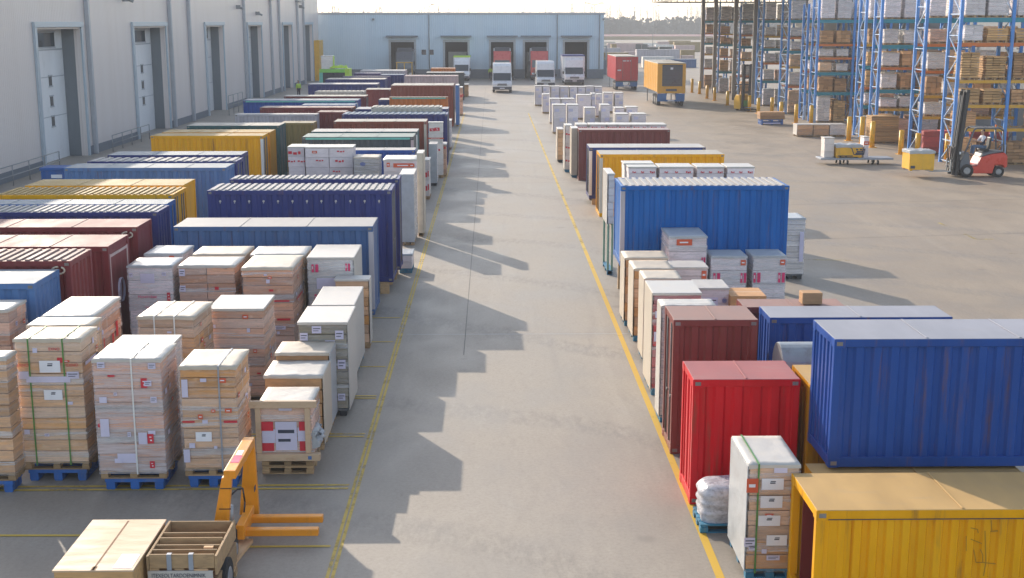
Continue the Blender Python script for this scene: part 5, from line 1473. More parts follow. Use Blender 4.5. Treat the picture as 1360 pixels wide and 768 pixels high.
for px in (570, 740, 796):
    c = atY(px, 60, FY); mb = MB(); mb.cyl((c.x, FY-.1, 1.3), (c.x, FY-.1, fh), .07, 8); fpart(mb, 'downpipe', MATS['pole_grey'])
for px in (496, 802):
    c = atY(px, 26, FY); mb = MB(); mb.box(c.x-.15, c.x+.15, FY-.4, FY-.002, c.z-.1, c.z+.15); fpart(mb, 'wall_lamp', MATS['pole_grey'])
# railings and clutter before the dock
a, b = at(606, 101), at(652, 101)
rail_fence('dark railing on the dock apron between the second and third doors', a, b, n=6, h=1.3)
a, b = at(784, 97), at(803, 97)
o = MB().box(-1.2,1.2,-.8,.8,0,2.1).build('skip', MATS['skirt_dark'], None, tuple(at(794,99)), bevel=.05); tag(o, 'dark grey steel skip right of the last dock door', 'skip')
r = empty('steel_stillage', tuple(at(796,97)), 'open grey steel stillage stacked behind the dark skip', 'stillage')
mb = MB()
for sx in (-1,1):
    for sy in (-1,1): mb.box(sx*1.0-.05,sx*1.0+.05,sy*.6-.05,sy*.6+.05,0,4.0)
for z in (2.2,3.1,3.95): mb.box(-1.0,1.0,-.63,-.57,z-.04,z+.04); mb.box(-1.0,1.0,.57,.63,z-.04,z+.04)
mb.build('frame', MATS['steel_grey'], r)
bollard('dark bollard standing on the apron left of the first dock door', at(470, 104), h=2.2, r=.16, group=None)

# ------------------------------------------------------------------ vehicles
def gx(px, Y): return atY(px, 100, Y).x
P = at(667, 123.5)
van('white delivery van with a high roof driving up the lane', P.x, P.y+2.8, w=2.12, L=5.6, hgt=3.1)
P = at(725, 117.5)
van('white delivery van standing behind the last row of white pallet loads', P.x, P.y+2.8, w=2.15, L=5.6, hgt=3.05)
P = at(763, 113)
van('white box truck with a navy roof edge parked before the last dock door', P.x, P.y+3.4, w=2.4, L=7, hgt=3.25, cargo=(2.75,3.5,5.2,'paint_navy'), cat='truck', name='box_truck')
P = at(613, 108)
van('white box truck with neon green sheeting on its roof before the second dock door', P.x, P.y+3.4, w=2.0, L=7, hgt=2.9, cargo=(2.2,3.1,5.2,'hi_vis'), cat='truck', name='box_truck')
for px, wd, lab, col, fr, hg in ((667,2.3,'red lorry backed into the third dock door behind the white van','vehicle_red',None,4.3),
                        (716,2.3,'red lorry with a black roof deflector backed into the fourth dock door','vehicle_red',None,4.3),
                        (538,2.2,'dark lorry with a yellow guard frame backed into the first dock door','vehicle_dark','mach_yellow',4.2)):
    Y = 171.5
    truck(lab, gx(px, Y), Y, w=wd, hgt=hg, col=col, frame=fr)
P = at(832, 120)
trailer('red box trailer with white marks on its rear doors', P.x, P.y, 2.5, 10.5, at(832,120).y and atY(832, 75.5, P.y).z, 1.15, 'trailer_red', 'roof_cream')
P = at(891, 141)
trailer('orange yellow box trailer with a black rear shutter and blue mudguards', P.x, P.y, 2.55, 10.5, atY(891, 84.5, P.y).z, 1.25, 'trailer_yellow', 'roof_cream', rear='shutter')
P = at(652.5, 106); person('person in a neon yellow jacket standing beside the front white van', (P.x-.1, P.y, 0), R(10))
P = at(709, 105); person('person in a neon yellow jacket beside the second white van', (P.x-.1, P.y, 0), R(-15))
P = at(393, 132); person('person in a neon yellow jacket standing by the warehouse wall', (P.x, P.y+2, 0), R(40))
P = at(600, 100); person('person in a neon yellow jacket left of the neon roofed box truck', (P.x, P.y-1, 0), R(0))

# forklift, driver and its load
P = at(1301, 236)
FX, FYY = P.x, P.y
forklift('red forklift with a tall black mast carrying a yellow box', FX, FYY+.55, R(-90))
person('person in a white shirt and dark vest driving the red forklift', (FX+.22, FYY+.55, 1.48), R(-90), 'sit', top='cloth_navy', legs='denim', sleeve='shirt_white')
a, b = atY(1208, 210, FYY).x, atY(1241, 210, FYY).x
def tote(label, x0, x1, y0, y1, z0, z1, mat, lid, marks=None):
    r = empty('tote_box', ((x0+x1)/2,(y0+y1)/2,z0), label, 'box')
    w, d, h = x1-x0, y1-y0, z1-z0
    mb = MB(); mb.box(-w/2,w/2,-d/2,d/2,.05,h*.82); 
    for sx in (-1,1):
        for sy in (-1,1): mb.box(sx*(w/2-.1)-.08,sx*(w/2-.1)+.08,sy*(d/2-.1)-.08,sy*(d/2-.1)+.08,0,.049)
    mb.build('body', MATS[mat], r, bevel=.03)
    crumpled_top(w+.04, d+.04, .10, .12, random.Random(3)).build('lid', MATS[lid], r, (0,0,h*.82+.02))
    if marks == 'cart':
        mb = MB(); y = -d/2-.006
        def st(p, q, t=.05):
            v = Vector((q[0]-p[0],0,q[1]-p[1])); n = Vector((-v.z,0,v.x)).normalized()*t/2
            A, B = Vector((p[0],y,p[1])), Vector((q[0],y,q[1])); mb.face([A-n,B-n,B+n,A+n])
        st((.0,h*.70),(.12,h*.66)); st((.12,h*.66),(.26,h*.22)); st((.26,h*.22),(.78,h*.22)); st((.34,h*.30),(.78,h*.30),.1); st((.78,h*.22),(.84,h*.62)); st((.40,h*.42),(.76,h*.42),.08)
        for u in (.42,.62,.80): mb.box(u-.06,u+.06,y-.004,y-.001,h*.50,h*.60)
        mb.box(-.62,.2,y-.004,y-.001,h*.10,h*.17); mb.box(-.5,-.42,y-.004,y-.001,h*.05,h*.17); mb.box(-.2,-.12,y-.004,y-.001,h*.06,h*.17)
        mb.build('cart_emblem', MATS['ink'], r)
    if marks == 'small':
        mb = MB(); mb.box(-w/2+.06,-w/2+.28,-d/2-.006,-d/2-.002,h*.10,h*.22); mb.build('stencil_mark', MATS['ink'], r)
    return r
tote('yellow box with a grey lid raised on the forks of the red forklift', a, b, FYY-.05, FYY+1.15, .34, 1.50, 'mach_yellow', 'sheet_grey', 'small')

# low trolley with yellow cart box
P = at(1138, 219)
tr = empty('flat_trolley', (P.x, P.y, 0), 'low blue grey trolley carrying a yellow box and white boxes', 'trolley')
xa, xb = atY(1090, 210, P.y).x-P.x, atY(1187, 210, P.y).x-P.x
MB().box(xa, xb, 0, 1.1, .26, .36).build('deck', MATS['strap_grey'], tr, bevel=.02)
for k, x in enumerate((xa+1.1, xa+1.5, xb-1.1, xb-.8)):
    wheel(tr, x, .15, .12, .08); wheel(tr, x, .95, .12, .08)
a, b = atY(1111, 200, P.y).x, atY(1145.5, 200, P.y).x
tote('yellow box with a black shopping cart emblem riding on the low trolley', a, b, P.y+.03, P.y+1.0, .362, atY(1120, 190, P.y).z, 'mach_yellow', 'sheet_grey', 'cart')
a, b = atY(1095, 200, P.y+.2).x, atY(1108, 200, P.y+.2).x
stack('white box with a grey band at the left end of the low trolley', a, b, P.y+.25, P.y+1.0, .362, 1.45, base='', mat='white', top='flat', lay=.4, det=1, cat='box', name='white_box', nx=1)
a, b = atY(1147, 200, P.y+.2).x, atY(1153.5, 200, P.y+.2).x
stack('lilac box right of the yellow cart emblem box on the low trolley', a, b, P.y+.2, P.y+1.0, .362, 1.50, base='', mat='lilac', top='flat', lay=.5, det=1, cat='box', name='white_box', nx=1, marks=[('F',.5,.7,.3,.2,'patch')])
# low pallets on the floor by the racks
P, Q = at(1058, 182), at(1123, 182)
for k in range(3):
    w = (Q.x-P.x)/3
    stack('kraft boxes under white film on the long low pallet, '+('left','middle','right')[k]+' pack', P.x+k*w+.03, P.x+(k+1)*w-.03, P.y, P.y+1.1, 0, .85, base='w', mat='kraft' if k < 2 else 'white', top='flat', wrap=1, lay=.3, det=1, group='packs on the floor before the racks', sheets='L' if k == 0 else '', sheetmat='sheet_white')
P, Q = at(1009, 166), at(1042, 166)
stack('brown packs on a bright blue pallet box on the floor before the racks', P.x, Q.x, P.y, P.y+1.2, 0, .95, base='BB', mat='brown', top=None, lay=.25, det=1, marks=[('F',.5,-.55,1.2,.1,'plain')])
P = at(984, 147)
reach_truck('yellow stacker truck with a tall black mast standing at the rack aisle', P.x+.3, P.y, R(20))

# ------------------------------------------------------------------ racks
XRK = 24.7
RY = [(67.9,69.6,'nearest rack'),(73.3,75.0,'second rack'),(81.8,83.2,'third rack'),(85.2,86.6,'fourth rack'),(97.6,99.2,'fifth rack'),(100.8,102.3,'sixth rack'),(107.2,109.8,'seventh rack'),(117.4,119.6,'eighth rack'),(128.2,130.4,'ninth rack'),(140,142.2,'tenth rack'),(150,151.6,'farthest rack')]
LV = {0:[1.95,3.2,4.5,6.45,7.75], 1:[2.2,3.4,4.8,6.3,7.75], 2:[2.1,3.3,4.7,6.1,7.7], 3:[2.1,3.3,4.7,6.1,7.7], 4:[2.3,3.8,4.9,5.9,7.7], 5:[2.3,3.8,4.9,5.9,7.7]}
LC = {0:['yellow','yellow','yellow','orange','teal'], 1:['yellow','yellow','orange','orange','teal'], 2:['yellow','teal','orange','teal','teal'], 4:['teal','teal','orange','orange','teal']}
rr = random.Random(11)
LOADK = [('kraft carton load','kraft',None,'w'),('brown carton load','brown',None,'w'),('lilac film wrapped load','lilac',2,'w'),('white wrapped load','white',2,'w'),('timber crate load','wood',None,'w'),('pale kraft carton load','pale',1,'w'),('reddish carton load','pink',1,'w')]
ORD = ['floor','first beam','second beam','third beam','fourth beam','top beam']
POS = ['beside the aisle','second from the aisle','third from the aisle','fourth from the aisle']
for i, (ya, yb, nm) in enumerate(RY):
    lv = LV.get(i, [2.3,3.9,5.2,6.3,7.7]); lc = LC.get(i, ['teal','orange','teal','yellow','teal'] if i % 2 else ['orange','yellow','teal','orange','teal'])
    xs = [XRK, XRK+2.75, XRK+5.5] if i < 6 else [XRK, XRK+2.75]
    rack('blue and orange pallet racking, '+nm+' from the camera', xs, ya, yb, lv, lc, 8.9+.25*((i*7) % 5), 'rows of pallet racking')
    for bay in range(len(xs)-1):
        for L in range(6):
            z = 0.003 if L == 0 else lv[L-1]+.003
            gap = (lv[L] if L < 5 else z+2.0) - z
            for k in range(2):
                if rr.random() < .04 and L not in (5,): continue
                xa = xs[bay]+.16+k*1.24+rr.uniform(0,.1); w = rr.uniform(.85,1.10)
                if L == 5: kind = LOADK[2] if rr.random() < .75 else LOADK[3]
                elif i == 0: kind = rr.choice([LOADK[4],LOADK[1],LOADK[4],LOADK[0],LOADK[2] if L == 4 else LOADK[1]])
                elif (L == 3 and i in (4,5,6,7)) or (i > 0 and L > 0 and rr.random() < .22): kind = LOADK[3]
                else: kind = rr.choice([LOADK[0],LOADK[0],LOADK[1],LOADK[4],LOADK[5],LOADK[6],LOADK[2],LOADK[3]])
                hh = rr.uniform(1.35,1.75) if L == 5 else min(gap-.34, rr.uniform(.68,1.0)*(gap-.25))
                if L == 4: hh = min(hh, 1.0)
                y0 = ya+rr.uniform(-.06,.02)
                if i == 1 and L == 0: 
                    kind = ('red carton load','red',None,'w'); hh = 1.35
                stack(f'{kind[0]} on the {ORD[L]} of the {nm}, {POS[bay*2+k]}', xa, xa+w, y0, min(yb-.04, y0+1.25), z, z+hh, base=kind[3], mat=kind[1], wrap=kind[2], top='flat' if kind[1] == 'white' else ('grey' if kind[1] == 'lilac' else None),
                      lay=rr.choice([.13,.17,.22,.3]), nx=rr.choice([1,2,2,3]), det=1 if i < 2 else 0, group='loads stored on the pallet racks', jit=.02)
# stack of flat boards on the floor at the third rack
P = at(1162, 193)
stack('stack of brown flat boards on the floor between two bollards', P.x, P.x+1.75, P.y+1.0, P.y+2.2, 0, 1.75, base='w', mat='wood', top=None, lay=.11, nx=1, det=1, cat='board stack', name='board_stack')

# bollards
BLS = [(919,123,'farthest bollard, beside the orange yellow trailer',1.5),(929,125,'second farthest bollard, at the last rack end',1.35),(939,131,'third farthest bollard, before the last racks',1.35),(949,134,'bollard left of the stacker truck, second of two',1.3),(966,140,'bollard nearest the stacker truck on its left',1.3),
       (995,148,'bollard just right of the stacker truck',1.35),(1007,151,'left bollard behind the blue pallet box',1.3),(1025,150,'middle bollard behind the blue pallet box',1.3),(1037,157,'right bollard behind the blue pallet box',1.3),(1057,164,'bollard at the left of the long low film pack pallet',1.45),(1077,165,'bollard rising behind the long low film pack pallet',1.4),
       (1127,187,'left bollard of the three behind the low trolley',1.55),(1144,191,'middle bollard of the three behind the low trolley',1.7),(1158,196,'right bollard of the three behind the low trolley',1.6),(1196,205,'bollard standing alone left of the yellow fork load',1.4),(1218,207,'bollard partly hidden by the yellow fork load',1.3),(1257,213,'bollard close behind the forklift mast',1.5)]
for px, py, lab, h in BLS: bollard('yellow '+lab, at(px, py), h=h, r=.15)

# canopy over the racks
cp = empty('canopy', (40, 100, 0), 'wide flat canopy roof on brown columns over the pallet racks', 'canopy')
def cpart(mbx, name, mat): o = mbx.build(name, mat, cp); o.location = (-40,-100,0); return o
cx0 = atY(866, 3, 152).x; cz = atY(900, 3.0, 152).z
mb = MB(); mb.box(cx0, 62, 104, 152, cz+.8, cz+.95); cpart(mb, 'roof_sheet', MATS['roof_sheet'])
mb = MB(); mb.box(cx0, 62, 151.8, 152, cz-.10, cz+.06); mb.box(cx0, 62, 151.8, 152, cz+.65, cz+.795)
for i in range(60):
    x = cx0+i*.72
    if x < 61.5: mb.box(x, x+.09, 151.85, 151.95, cz+.06, cz+.65)
mb.box(cx0, cx0+.2, 104, 151.8, cz-.1, cz+.06); mb.box(cx0, cx0+.2, 104, 151.8, cz+.65, cz+.795)
for y in range(105, 152, 3): mb.box(cx0+.03, cx0+.17, y, y+.12, cz+.06, cz+.65)
cpart(mb, 'edge_truss', MATS['truss_brown'])
mb = MB(); mb.box(34.2, 34.5, 62, 149, 0, cz+.64)
cpart(mb, 'dark_backing', MATS['reveal_grey'])  # added dark sheet, blocks the bright ground seen through the rack gaps
for (px, py, Y) in ((931,120,149.0),(947.5,120,139.3),(974,120,126.8),(1000,120,120.6)):
    x = atY(px, py, Y).x
    mb = MB(); mb.box(x-.18, x+.18, Y-.18, Y+.18, 0, cz+.65); cpart(mb, 'column', MATS['truss_brown'])
for (x, Y) in ((44,106),(44,140),(61,106),(61,140)):
    mb = MB(); mb.box(x-.2, x+.2, Y-.2, Y+.2, 0, cz+.65); cpart(mb, 'column', MATS['truss_brown'])

# ------------------------------------------------------------------ foreground: plywood crate, slatted crate, lifter
Zt = .80
a, b, c, d = at(66,758,Zt), at(180,758,Zt), at(218,690,Zt), at(126,690,Zt)
x0, x1, y0, y1 = (a.x+d.x)/2, (b.x+c.x)/2, (a.y+b.y)/2, (c.y+d.y)/2
pc = empty('plywood_crate', ((x0+x1)/2,(y0+y1)/2,0), 'low crate with a pale plywood lid in the left foreground', 'crate')
w, dd = x1-x0, y1-y0
MB().box(-w/2,w/2,-dd/2,dd/2,Zt-.025,Zt).build('lid', MATS['plywood'], pc, bevel=.004)
mb = MB(); mb.box(-w/2+.02,w/2-.02,-dd/2+.02,dd/2-.02,.15,Zt-.027); mb.build('body', MATS['crate_wood'], pc)
pallet_mb(w, dd, .145).build('wooden_pallet', MATS['pallet_wood'], pc)
MB().box(w/2-.28,w/2-.04,-dd/2+.06,-dd/2+.5,Zt+.001,Zt+.003).build('film_scrap', MATS['paper'], pc)
mb = MB(); mb.box(-.012,.012,-dd/2+.01,dd/2-.05,Zt+.0005,Zt+.002); mb.box(-.03,.03,-dd/2+.01,-dd/2+.12,Zt+.0005,Zt+.002); mb.build('rust_streak', MATS['dark_wood'], pc)

e1, e2 = at(305,690,Zt).x, at(290,748,Zt).x
sx0, sx1 = x1+.03, (e1+e2)/2
sy0 = at(230,737,Zt).y
dd = y1-sy0
sc_ = empty('slatted_crate', ((sx0+sx1)/2,(sy0+y1)/2,0), 'open slatted timber crate with two grey bands beside the plywood lid', 'crate')
w2 = sx1-sx0
pallet_mb(w2, dd, .145).build('wooden_pallet', MATS['pallet_wood'], sc_)
for k, yy in enumerate((-dd/2+.02, -dd/2+.20, -dd/2+.38, -dd/2+.56, -dd/2+.76, dd/2-.02)):
    MB().box(-w2/2+.04,w2/2-.04,yy-.014,yy+.014,  .61 if k == 0 else .48,Zt-.012*(k%3)).build('slat', MATS['pallet_wood'], sc_, bevel=.004)
for s in (-1, 1):
    a0, a1 = sorted((s*(w2/2-.002), s*(w2/2-.035)))
    for z0, z1 in ((.52,Zt-.02),(.18,.46)): MB().box(a0,a1,-dd/2,dd/2,z0,z1).build('side_board', MATS['pallet_wood'], sc_, bevel=.004)
MB().box(-w2/2+.04,w2/2-.04,-dd/2,dd/2,.44,.47).build('floor_board', MATS['dark_wood'], sc_)
MB().box(-w2/2+.02,w2/2-.06,-dd/2-.03,-dd/2-.001,.34,.585).build('front_board', MATS['sheet_white'], sc_, bevel=.004)
for x in (-w2/2+.10, -w2/2+.42, w2/2-.20): MB().box(x-.06,x+.06,-dd/2+.001,-dd/2+.03,.40,.609).build('block', MATS['pallet_wood'], sc_)
for x in (-.16, .12):
    mb = MB()
    mb.box(x-.03,x+.03,-dd/2-.012,-dd/2-.002,.59,Zt+.004); mb.box(x-.03,x+.03,-dd/2-.012,-dd/2+.05,Zt+.004,Zt+.008); mb.build('steel_band', MATS['strap_grey'], sc_)
text_part('stencil_lettering', 'ITEXEOLTARDOENIMNIK', .075, MATS['ink'], sc_, (-.04,-dd/2-.033,.525), xs=.82)
mb = MB(); mb.box(w2/2-.24,w2/2-.12,-dd/2+.30,-dd/2+.36,Zt-.05,Zt-.03); mb.build('wood_offcut', MATS['kraft_pale'], sc_)
mb = MB(); mb.box(w2/2-.30,w2/2-.12,-dd/2-.024,-dd/2-.002,.589,.605); mb.build('wood_offcut', MATS['kraft_pale'], sc_)

P = at(335, 692)
hand_stacker('orange pallet lifter with two forks pointing into the lane', P.x-.02, P.y-.72)
for k in range(2):
    a, b = at(300+k*9, 750), at(326+k*6, 718+k*3)
    r = empty('timber_plank', (a.x, a.y, 0), ('pale timber plank','paler second timber plank')[k]+' lying on the ground by the orange lifter', 'plank')
    v = b-a
    mb = MB(); mb.bar(Vector((0,0,.035)), Vector((v.x,v.y,.035)), .10, .06); mb.build('board', MATS['kraft_pale'], r)
# timber-framed pallet load
Y = at(380, 630).y; xa, xb = atY(348,620,Y).x, atY(416,620,Y).x
st = stack('timber framed load of red and white printed boxes on a plain pallet beside the lane', xa, xb, Y, Y+.92, 0, 1.27, base='ww', mat='pink', top='crumple', wrap=1, lay=.3, cat='pallet load', group=PL,
           marks=[('F',.14,.60,.20,.16,'band'), ('F',.86,.60,.18,.16,'band'), ('F',.14,.24,.20,.18,'band'), ('F',.86,.24,.18,.18,'band'), ('F',.5,.42,.36,.5,'slip'), ('F',.16,.42,.22,.24,'plain'), ('F',.84,.45,.2,.24,'plain'), ('F',.5,.92,.22,.08,'plain'), ('F',.5,.03,.22,.10,'slip')])
w = xb-xa
mb = MB(); mb.box(-w/2-.16,w/2+.10,-.58,-.50,1.20,1.32); mb.build('top_beam', MATS['plywood'], st, bevel=.008)
mb = MB(); mb.box(-w/2-.05,w/2+.14,-.60,-.48,.28,.40); mb.build('bottom_beam', MATS['plywood'], st, bevel=.008)
for x in (-w/2-.02, w/2-.06):
    mb = MB(); mb.box(x-.045,x+.045,-.555,-.505,.402,1.198); mb.build('upright_post', MATS['plywood'], st, bevel=.006)
mb = MB(); mb.box(w/2-.06,w/2-.0,-.605,-.601,.31,.37); mb.build('blue_tag', MATS['paint_sky'], st)
# torn wrap on its right side
mb = crumpled_top(.30,.5,.16,.28,random.Random(5)); o = mb.build('torn_film', MATS['sheet_grey'], st, (w/2+.06,-.2,.62)); o.rotation_euler = (0,R(70),0)
# wrapped bag between the red container and the grey carton stack
P = at(945, 708)
bg = empty('wrapped_bundle', (P.x+.35, P.y+.35, 0), 'crumpled film wrapped bundle on a blue pallet before the red container', 'bundle')
pallet_mb(1.05, .75, .14).build('blue_pallet', MATS['teal_wood'], bg)
rb = random.Random(9)
mb = MB(); nu, nv = 22, 12
for j in range(nv+1):
    v = j/nv
    for i in range(nu):
        t = 2*math.pi*i/nu
        sq = 1/max(abs(math.cos(t)), abs(math.sin(t)))
        sq = min(sq, 1.34)
        rx, ry = .50*sq, .34*sq
        f = min(1.0, 1.3*math.sin(math.pi*(.17+.72*v))**.5)*(1+(.055 if j % 3 == 0 else -.02)+.03*math.sin(i*2.1+j)+rb.uniform(-.05,.05))
        mb.v.append((rx*f*math.cos(t), ry*f*math.sin(t), .145+.56*v+rb.uniform(-.014,.014)))
for j in range(nv):
    for i in range(nu):
        a, b = j*nu+i, j*nu+(i+1) % nu
        mb.f.append((a,b,b+nu,a+nu)); mb.m.append(0); mb.s.append(True)
mb.f.append(tuple(nv*nu+i for i in range(nu))); mb.m.append(0); mb.s.append(True)
o = mb.build('film_bundle', MATS['bag_film'], bg); sb = o.modifiers.new('smooth','SUBSURF'); sb.levels = 1; sb.render_levels = 1
# grey bag hanging at the brown container's foot
P = at(902, 602)
o = None
bg2 = empty('grey_bag', (P.x+.12, P.y+.12, 0), 'small grey plastic bag at the foot of the brown container', 'bag')
mb = MB()
for j in range(8):
    v = j/7
    for i in range(12):
        t = 2*math.pi*i/12; f = math.sin(math.pi*(.15+.8*v))**.6*(1+rb.uniform(-.12,.12))
        mb.v.append((.17*f*math.cos(t), .12*f*math.sin(t), .0+.5*v))
for j in range(7):
    for i in range(12):
        a, b = j*12+i, j*12+(i+1) % 12
        mb.f.append((a,b,b+12,a+12)); mb.m.append(0); mb.s.append(True)
mb.f.append(tuple(reversed(range(12)))); mb.m.append(0); mb.s.append(True)
mb.f.append(tuple(7*12+i for i in range(12))); mb.m.append(0); mb.s.append(True)
mb.build('film_body', MATS['bag_film'], bg2)
# round topped grey cover behind the ochre container
o1, it1 = find('ochre container wedged')
Yc = it1['y1']+.15
xa, xb = atY(1043,460,Yc).x, atY(1100,460,Yc).x
zt = atY(1060,455,Yc+.5).z
rc = empty('round_topped_cabinet', ((xa+xb)/2, Yc+.5, 0), 'grey metal cabinet with a rounded top between the red box and the cobalt containers', 'cabinet')
wl = xb-xa; r = .42
prof = [(-r,.1)]+[(-r*math.cos(t), zt-r+r*math.sin(t)) for t in [math.pi*k/14 for k in range(15)]]+[(r,.1)]
MB().prism(prof, -wl/2, wl/2).build('body', MATS['steel_grey'], rc, bevel=.01)
MB().box(-wl/2+.16, wl/2, -r-.012, -r-.002, .2, zt-r+.02).build('front_panel', MATS['vehicle_dark'], rc)
MB().box(-wl/2+.0, wl/2, -r+.02, r-.02, 0, .099).build('base', MATS['dark_plastic'], rc)
# small carton on the pinkish brown container
o2, it2 = find('pinkish brown container')
Y = it2['y0']+.12
xa, xb = atY(1065,400,Y).x, atY(1092,400,Y).x
stack('single kraft carton standing on the pinkish brown container roof', xa, xb, Y, Y+.3, it2['z1']+.018, it2['z1']+.018+.24, base='', mat='kraft', top=None, lay=.3, nx=1, ny=1, cat='carton', name='kraft_carton', det=1)
# loop casting and emblem on maroon containers
for lab, side in (('maroon container with a white ring casting', 'F'), ('brown container with a ribbed right end', 'F')):
    o, it = find(lab); w, d, h = it['x1']-it['x0'], it['y1']-it['y0'], it['z1']
    mb = MB(); c = Vector((w/2-.24, -d/2-.035, h-.19))
    for i in range(12):
        if i in (2,): continue
        a, b = 2*math.pi*i/12, 2*math.pi*(i+1)/12
        mb.cyl(c+Vector((.13*math.cos(a),0,.075*math.sin(a))), c+Vector((.13*math.cos(b),0,.075*math.sin(b))), .02, 6)
    mb.cyl(c+Vector((-.05,0,0)), c+Vector((-.05,.04,0)), .03, 8)
    mb.build('lashing_ring', MATS['sheet_cream'], o)
o, it = find('framed door and purple emblem'); w, d, h = it['x1']-it['x0'], it['y1']-it['y0'], it['z1']
mb = MB()
for k in range(10):
    a, b = math.pi*2*k/10, math.pi*2*(k+1)/10
    mb.bar((w/2-.005, .02+.22*math.cos(a), h-1.15+.28*math.sin(a)), (w/2-.005, .02+.22*math.cos(b), h-1.15+.28*math.sin(b)), .07, .01)
mb.box(w/2-.01,w/2-.002,-.05,.05,h-1.35,h-.95)
mb.build('purple_emblem', MATS['paper_lilac'], o)
mb = MB()
for (y_a, y_b, z_a, z_b) in ((-d/2+.12,-d/2+.18,.2,h-.2),(d/2-.18,d/2-.12,.2,h-.2),(-d/2+.18,d/2-.18,h-.28,h-.22)): mb.box(w/2-.018,w/2-.001,y_a,y_b,z_a,z_b)
mb.build('door_frame', MATS['paint_pink'], o)
# pen marks and top slit on the yellow foreground container
o, it = find('bright yellow container with an open left end'); w, d, h = it['x1']-it['x0'], it['y1']-it['y0'], it['z1']
MB().box(-w/2+.14, w/2-.2, -d/2-.004, -d/2+.004, h-.128, h-.118).build('rail_seam', MATS['ink'], o)
mb = MB(); pm('pen_mark', (.42,.20,.01), .8, .1)
def pen(pts, t=.012):
    q = [Vector((atY(px,py,it['y0']).x-(it['x0']+it['x1'])/2, -d/2+.019, atY(px,py,it['y0']).z)) for px, py in pts]
    for a, b in zip(q, q[1:]): mb.bar(a, b, t, .003, up=(0,1,0))
pen([(1317,692),(1318,706)]); pen([(1316,707),(1326,706)],.02); pen([(1309,706),(1310,748),(1307,766)]); pen([(1290,717),(1305,723)]); pen([(1294,731),(1297,748),(1306,748),(1323,750)]); pen([(1303,731),(1306,738),(1306,748)]); pen([(1290,702),(1299,704),(1300,709)]); pen([(1284,713),(1284,733)],.008)
mb.build('pen_mark', MATS['pen_mark'], o)

# ------------------------------------------------------------------ far background
CB = 'far containers and sheds in the haze beyond the yard'
rg = random.Random(21)
cols = ['lilac','slate','pink','steel','cream','pink','khaki','white']
k = 0
names = ['lilac','slate grey','pink','steel blue','cream','pink','khaki','white']
seen = {}
DN = {90:'first',84:'second',78:'third',73:'fourth',69:'fifth',66:'last'}
for py, n in ((90,3),(84,4),(78,5),(73,6),(69,7),(66,8)):
    for j in range(n):
        px = 806+(j+rg.uniform(.15,.85))*(118/n)
        Pp = at(px, py); ci = rg.randrange(len(cols)); c = cols[ci]
        w = rg.uniform(2.2,6.0)*(1 if py > 72 else 1.5); hgt = rg.choice([1.4,1.8,2.2,2.5])
        container(f'hazy {names[ci]} container, number {j+1} from the left in the {DN[py]} far row', Pp.x-w/2, Pp.x+w/2, Pp.y, Pp.y+2.6, 0, hgt, c, det=0, group=CB, ends='plate')
for px, w, lab in ((835,55,'left'),(893,75,'right')):
    Pp = at(px, 53); r = empty('far_shed', (Pp.x,Pp.y,0), 'hazy long low shed with a reddish roof beyond the distant containers, '+lab, 'shed')
    mb = MB(); mb.box(-w/2,w/2,0,14,0,1.5); mb.build('wall', MATS['paint_khaki'], r)
    mb = MB(); mb.prism([(-.5,1.502),(7,2.3),(14.5,1.502)], -w/2-.5, w/2+.5); mb.build('roof', MATS['paint_brick'], r)
# light masts
def mast(label, px, py0, Y, arms, r=.09):
    P0 = atY(px, py0, Y); rt = empty('light_mast', (P0.x, Y, 0), label, 'light mast')
    mb = MB(); mb.cyl((0,0,0),(0,0,P0.z),r,10,r2=r*.6); mb.build('pole', MATS['pole_grey'], rt)
    for s in arms:
        mb = MB(); mb.bar((0,0,P0.z-.1),(s,0,P0.z+.25),.09); mb.box(s-.35,s+.35,-.15,.15,P0.z+.16,P0.z+.30); mb.build('lamp_head', MATS['pole_grey'], rt)
mast('grey light mast with two arms behind the dock building roof', 790, 6, 225, (-1.4,1.2))
mast('thin grey mast rising behind the dock building left of the double arm', 777, -8, 240, ())
mast('single light mast in the haze between the building and the canopy', 868, 9, 330, (1.2,))
mast('short light mast above the middle of the dock building', 570, 8, 230, (.6,))
def pylon(label, px, py0, Y):
    P0 = atY(px, py0, Y); rt = empty('lattice_mast', (P0.x, Y, 0), label, 'lattice mast'); H_ = P0.z
    mb = MB()
    for sx in (-1,1):
        for sy in (-1,1): mb.bar((sx*1.6,sy*1.6,0),(sx*.3,sy*.3,H_),.18)
    n = 9
    for i in range(n):
        z0, z1 = H_*i/n, H_*(i+1)/n; a0, a1 = 1.6-1.3*i/n, 1.6-1.3*(i+1)/n
        for sx in (-1,1): mb.bar((sx*a0,-a0,z0),(-sx*a1,-a1,z1),.1); mb.bar((-a0,sx*a0,z0),(-a1,-sx*a1,z1),.1)
    mb.bar((-2.2,0,H_*.8),(2.2,0,H_*.8),.14); mb.bar((-1.6,0,H_*.93),(1.6,0,H_*.93),.14)
    mb.build('frame', MATS['pole_grey'], rt)
pylon('hazy lattice mast left above the dock building roof', 443, 7, 520); pylon('hazy reddish lattice mast right of the first above the dock roof', 505, 9, 560)
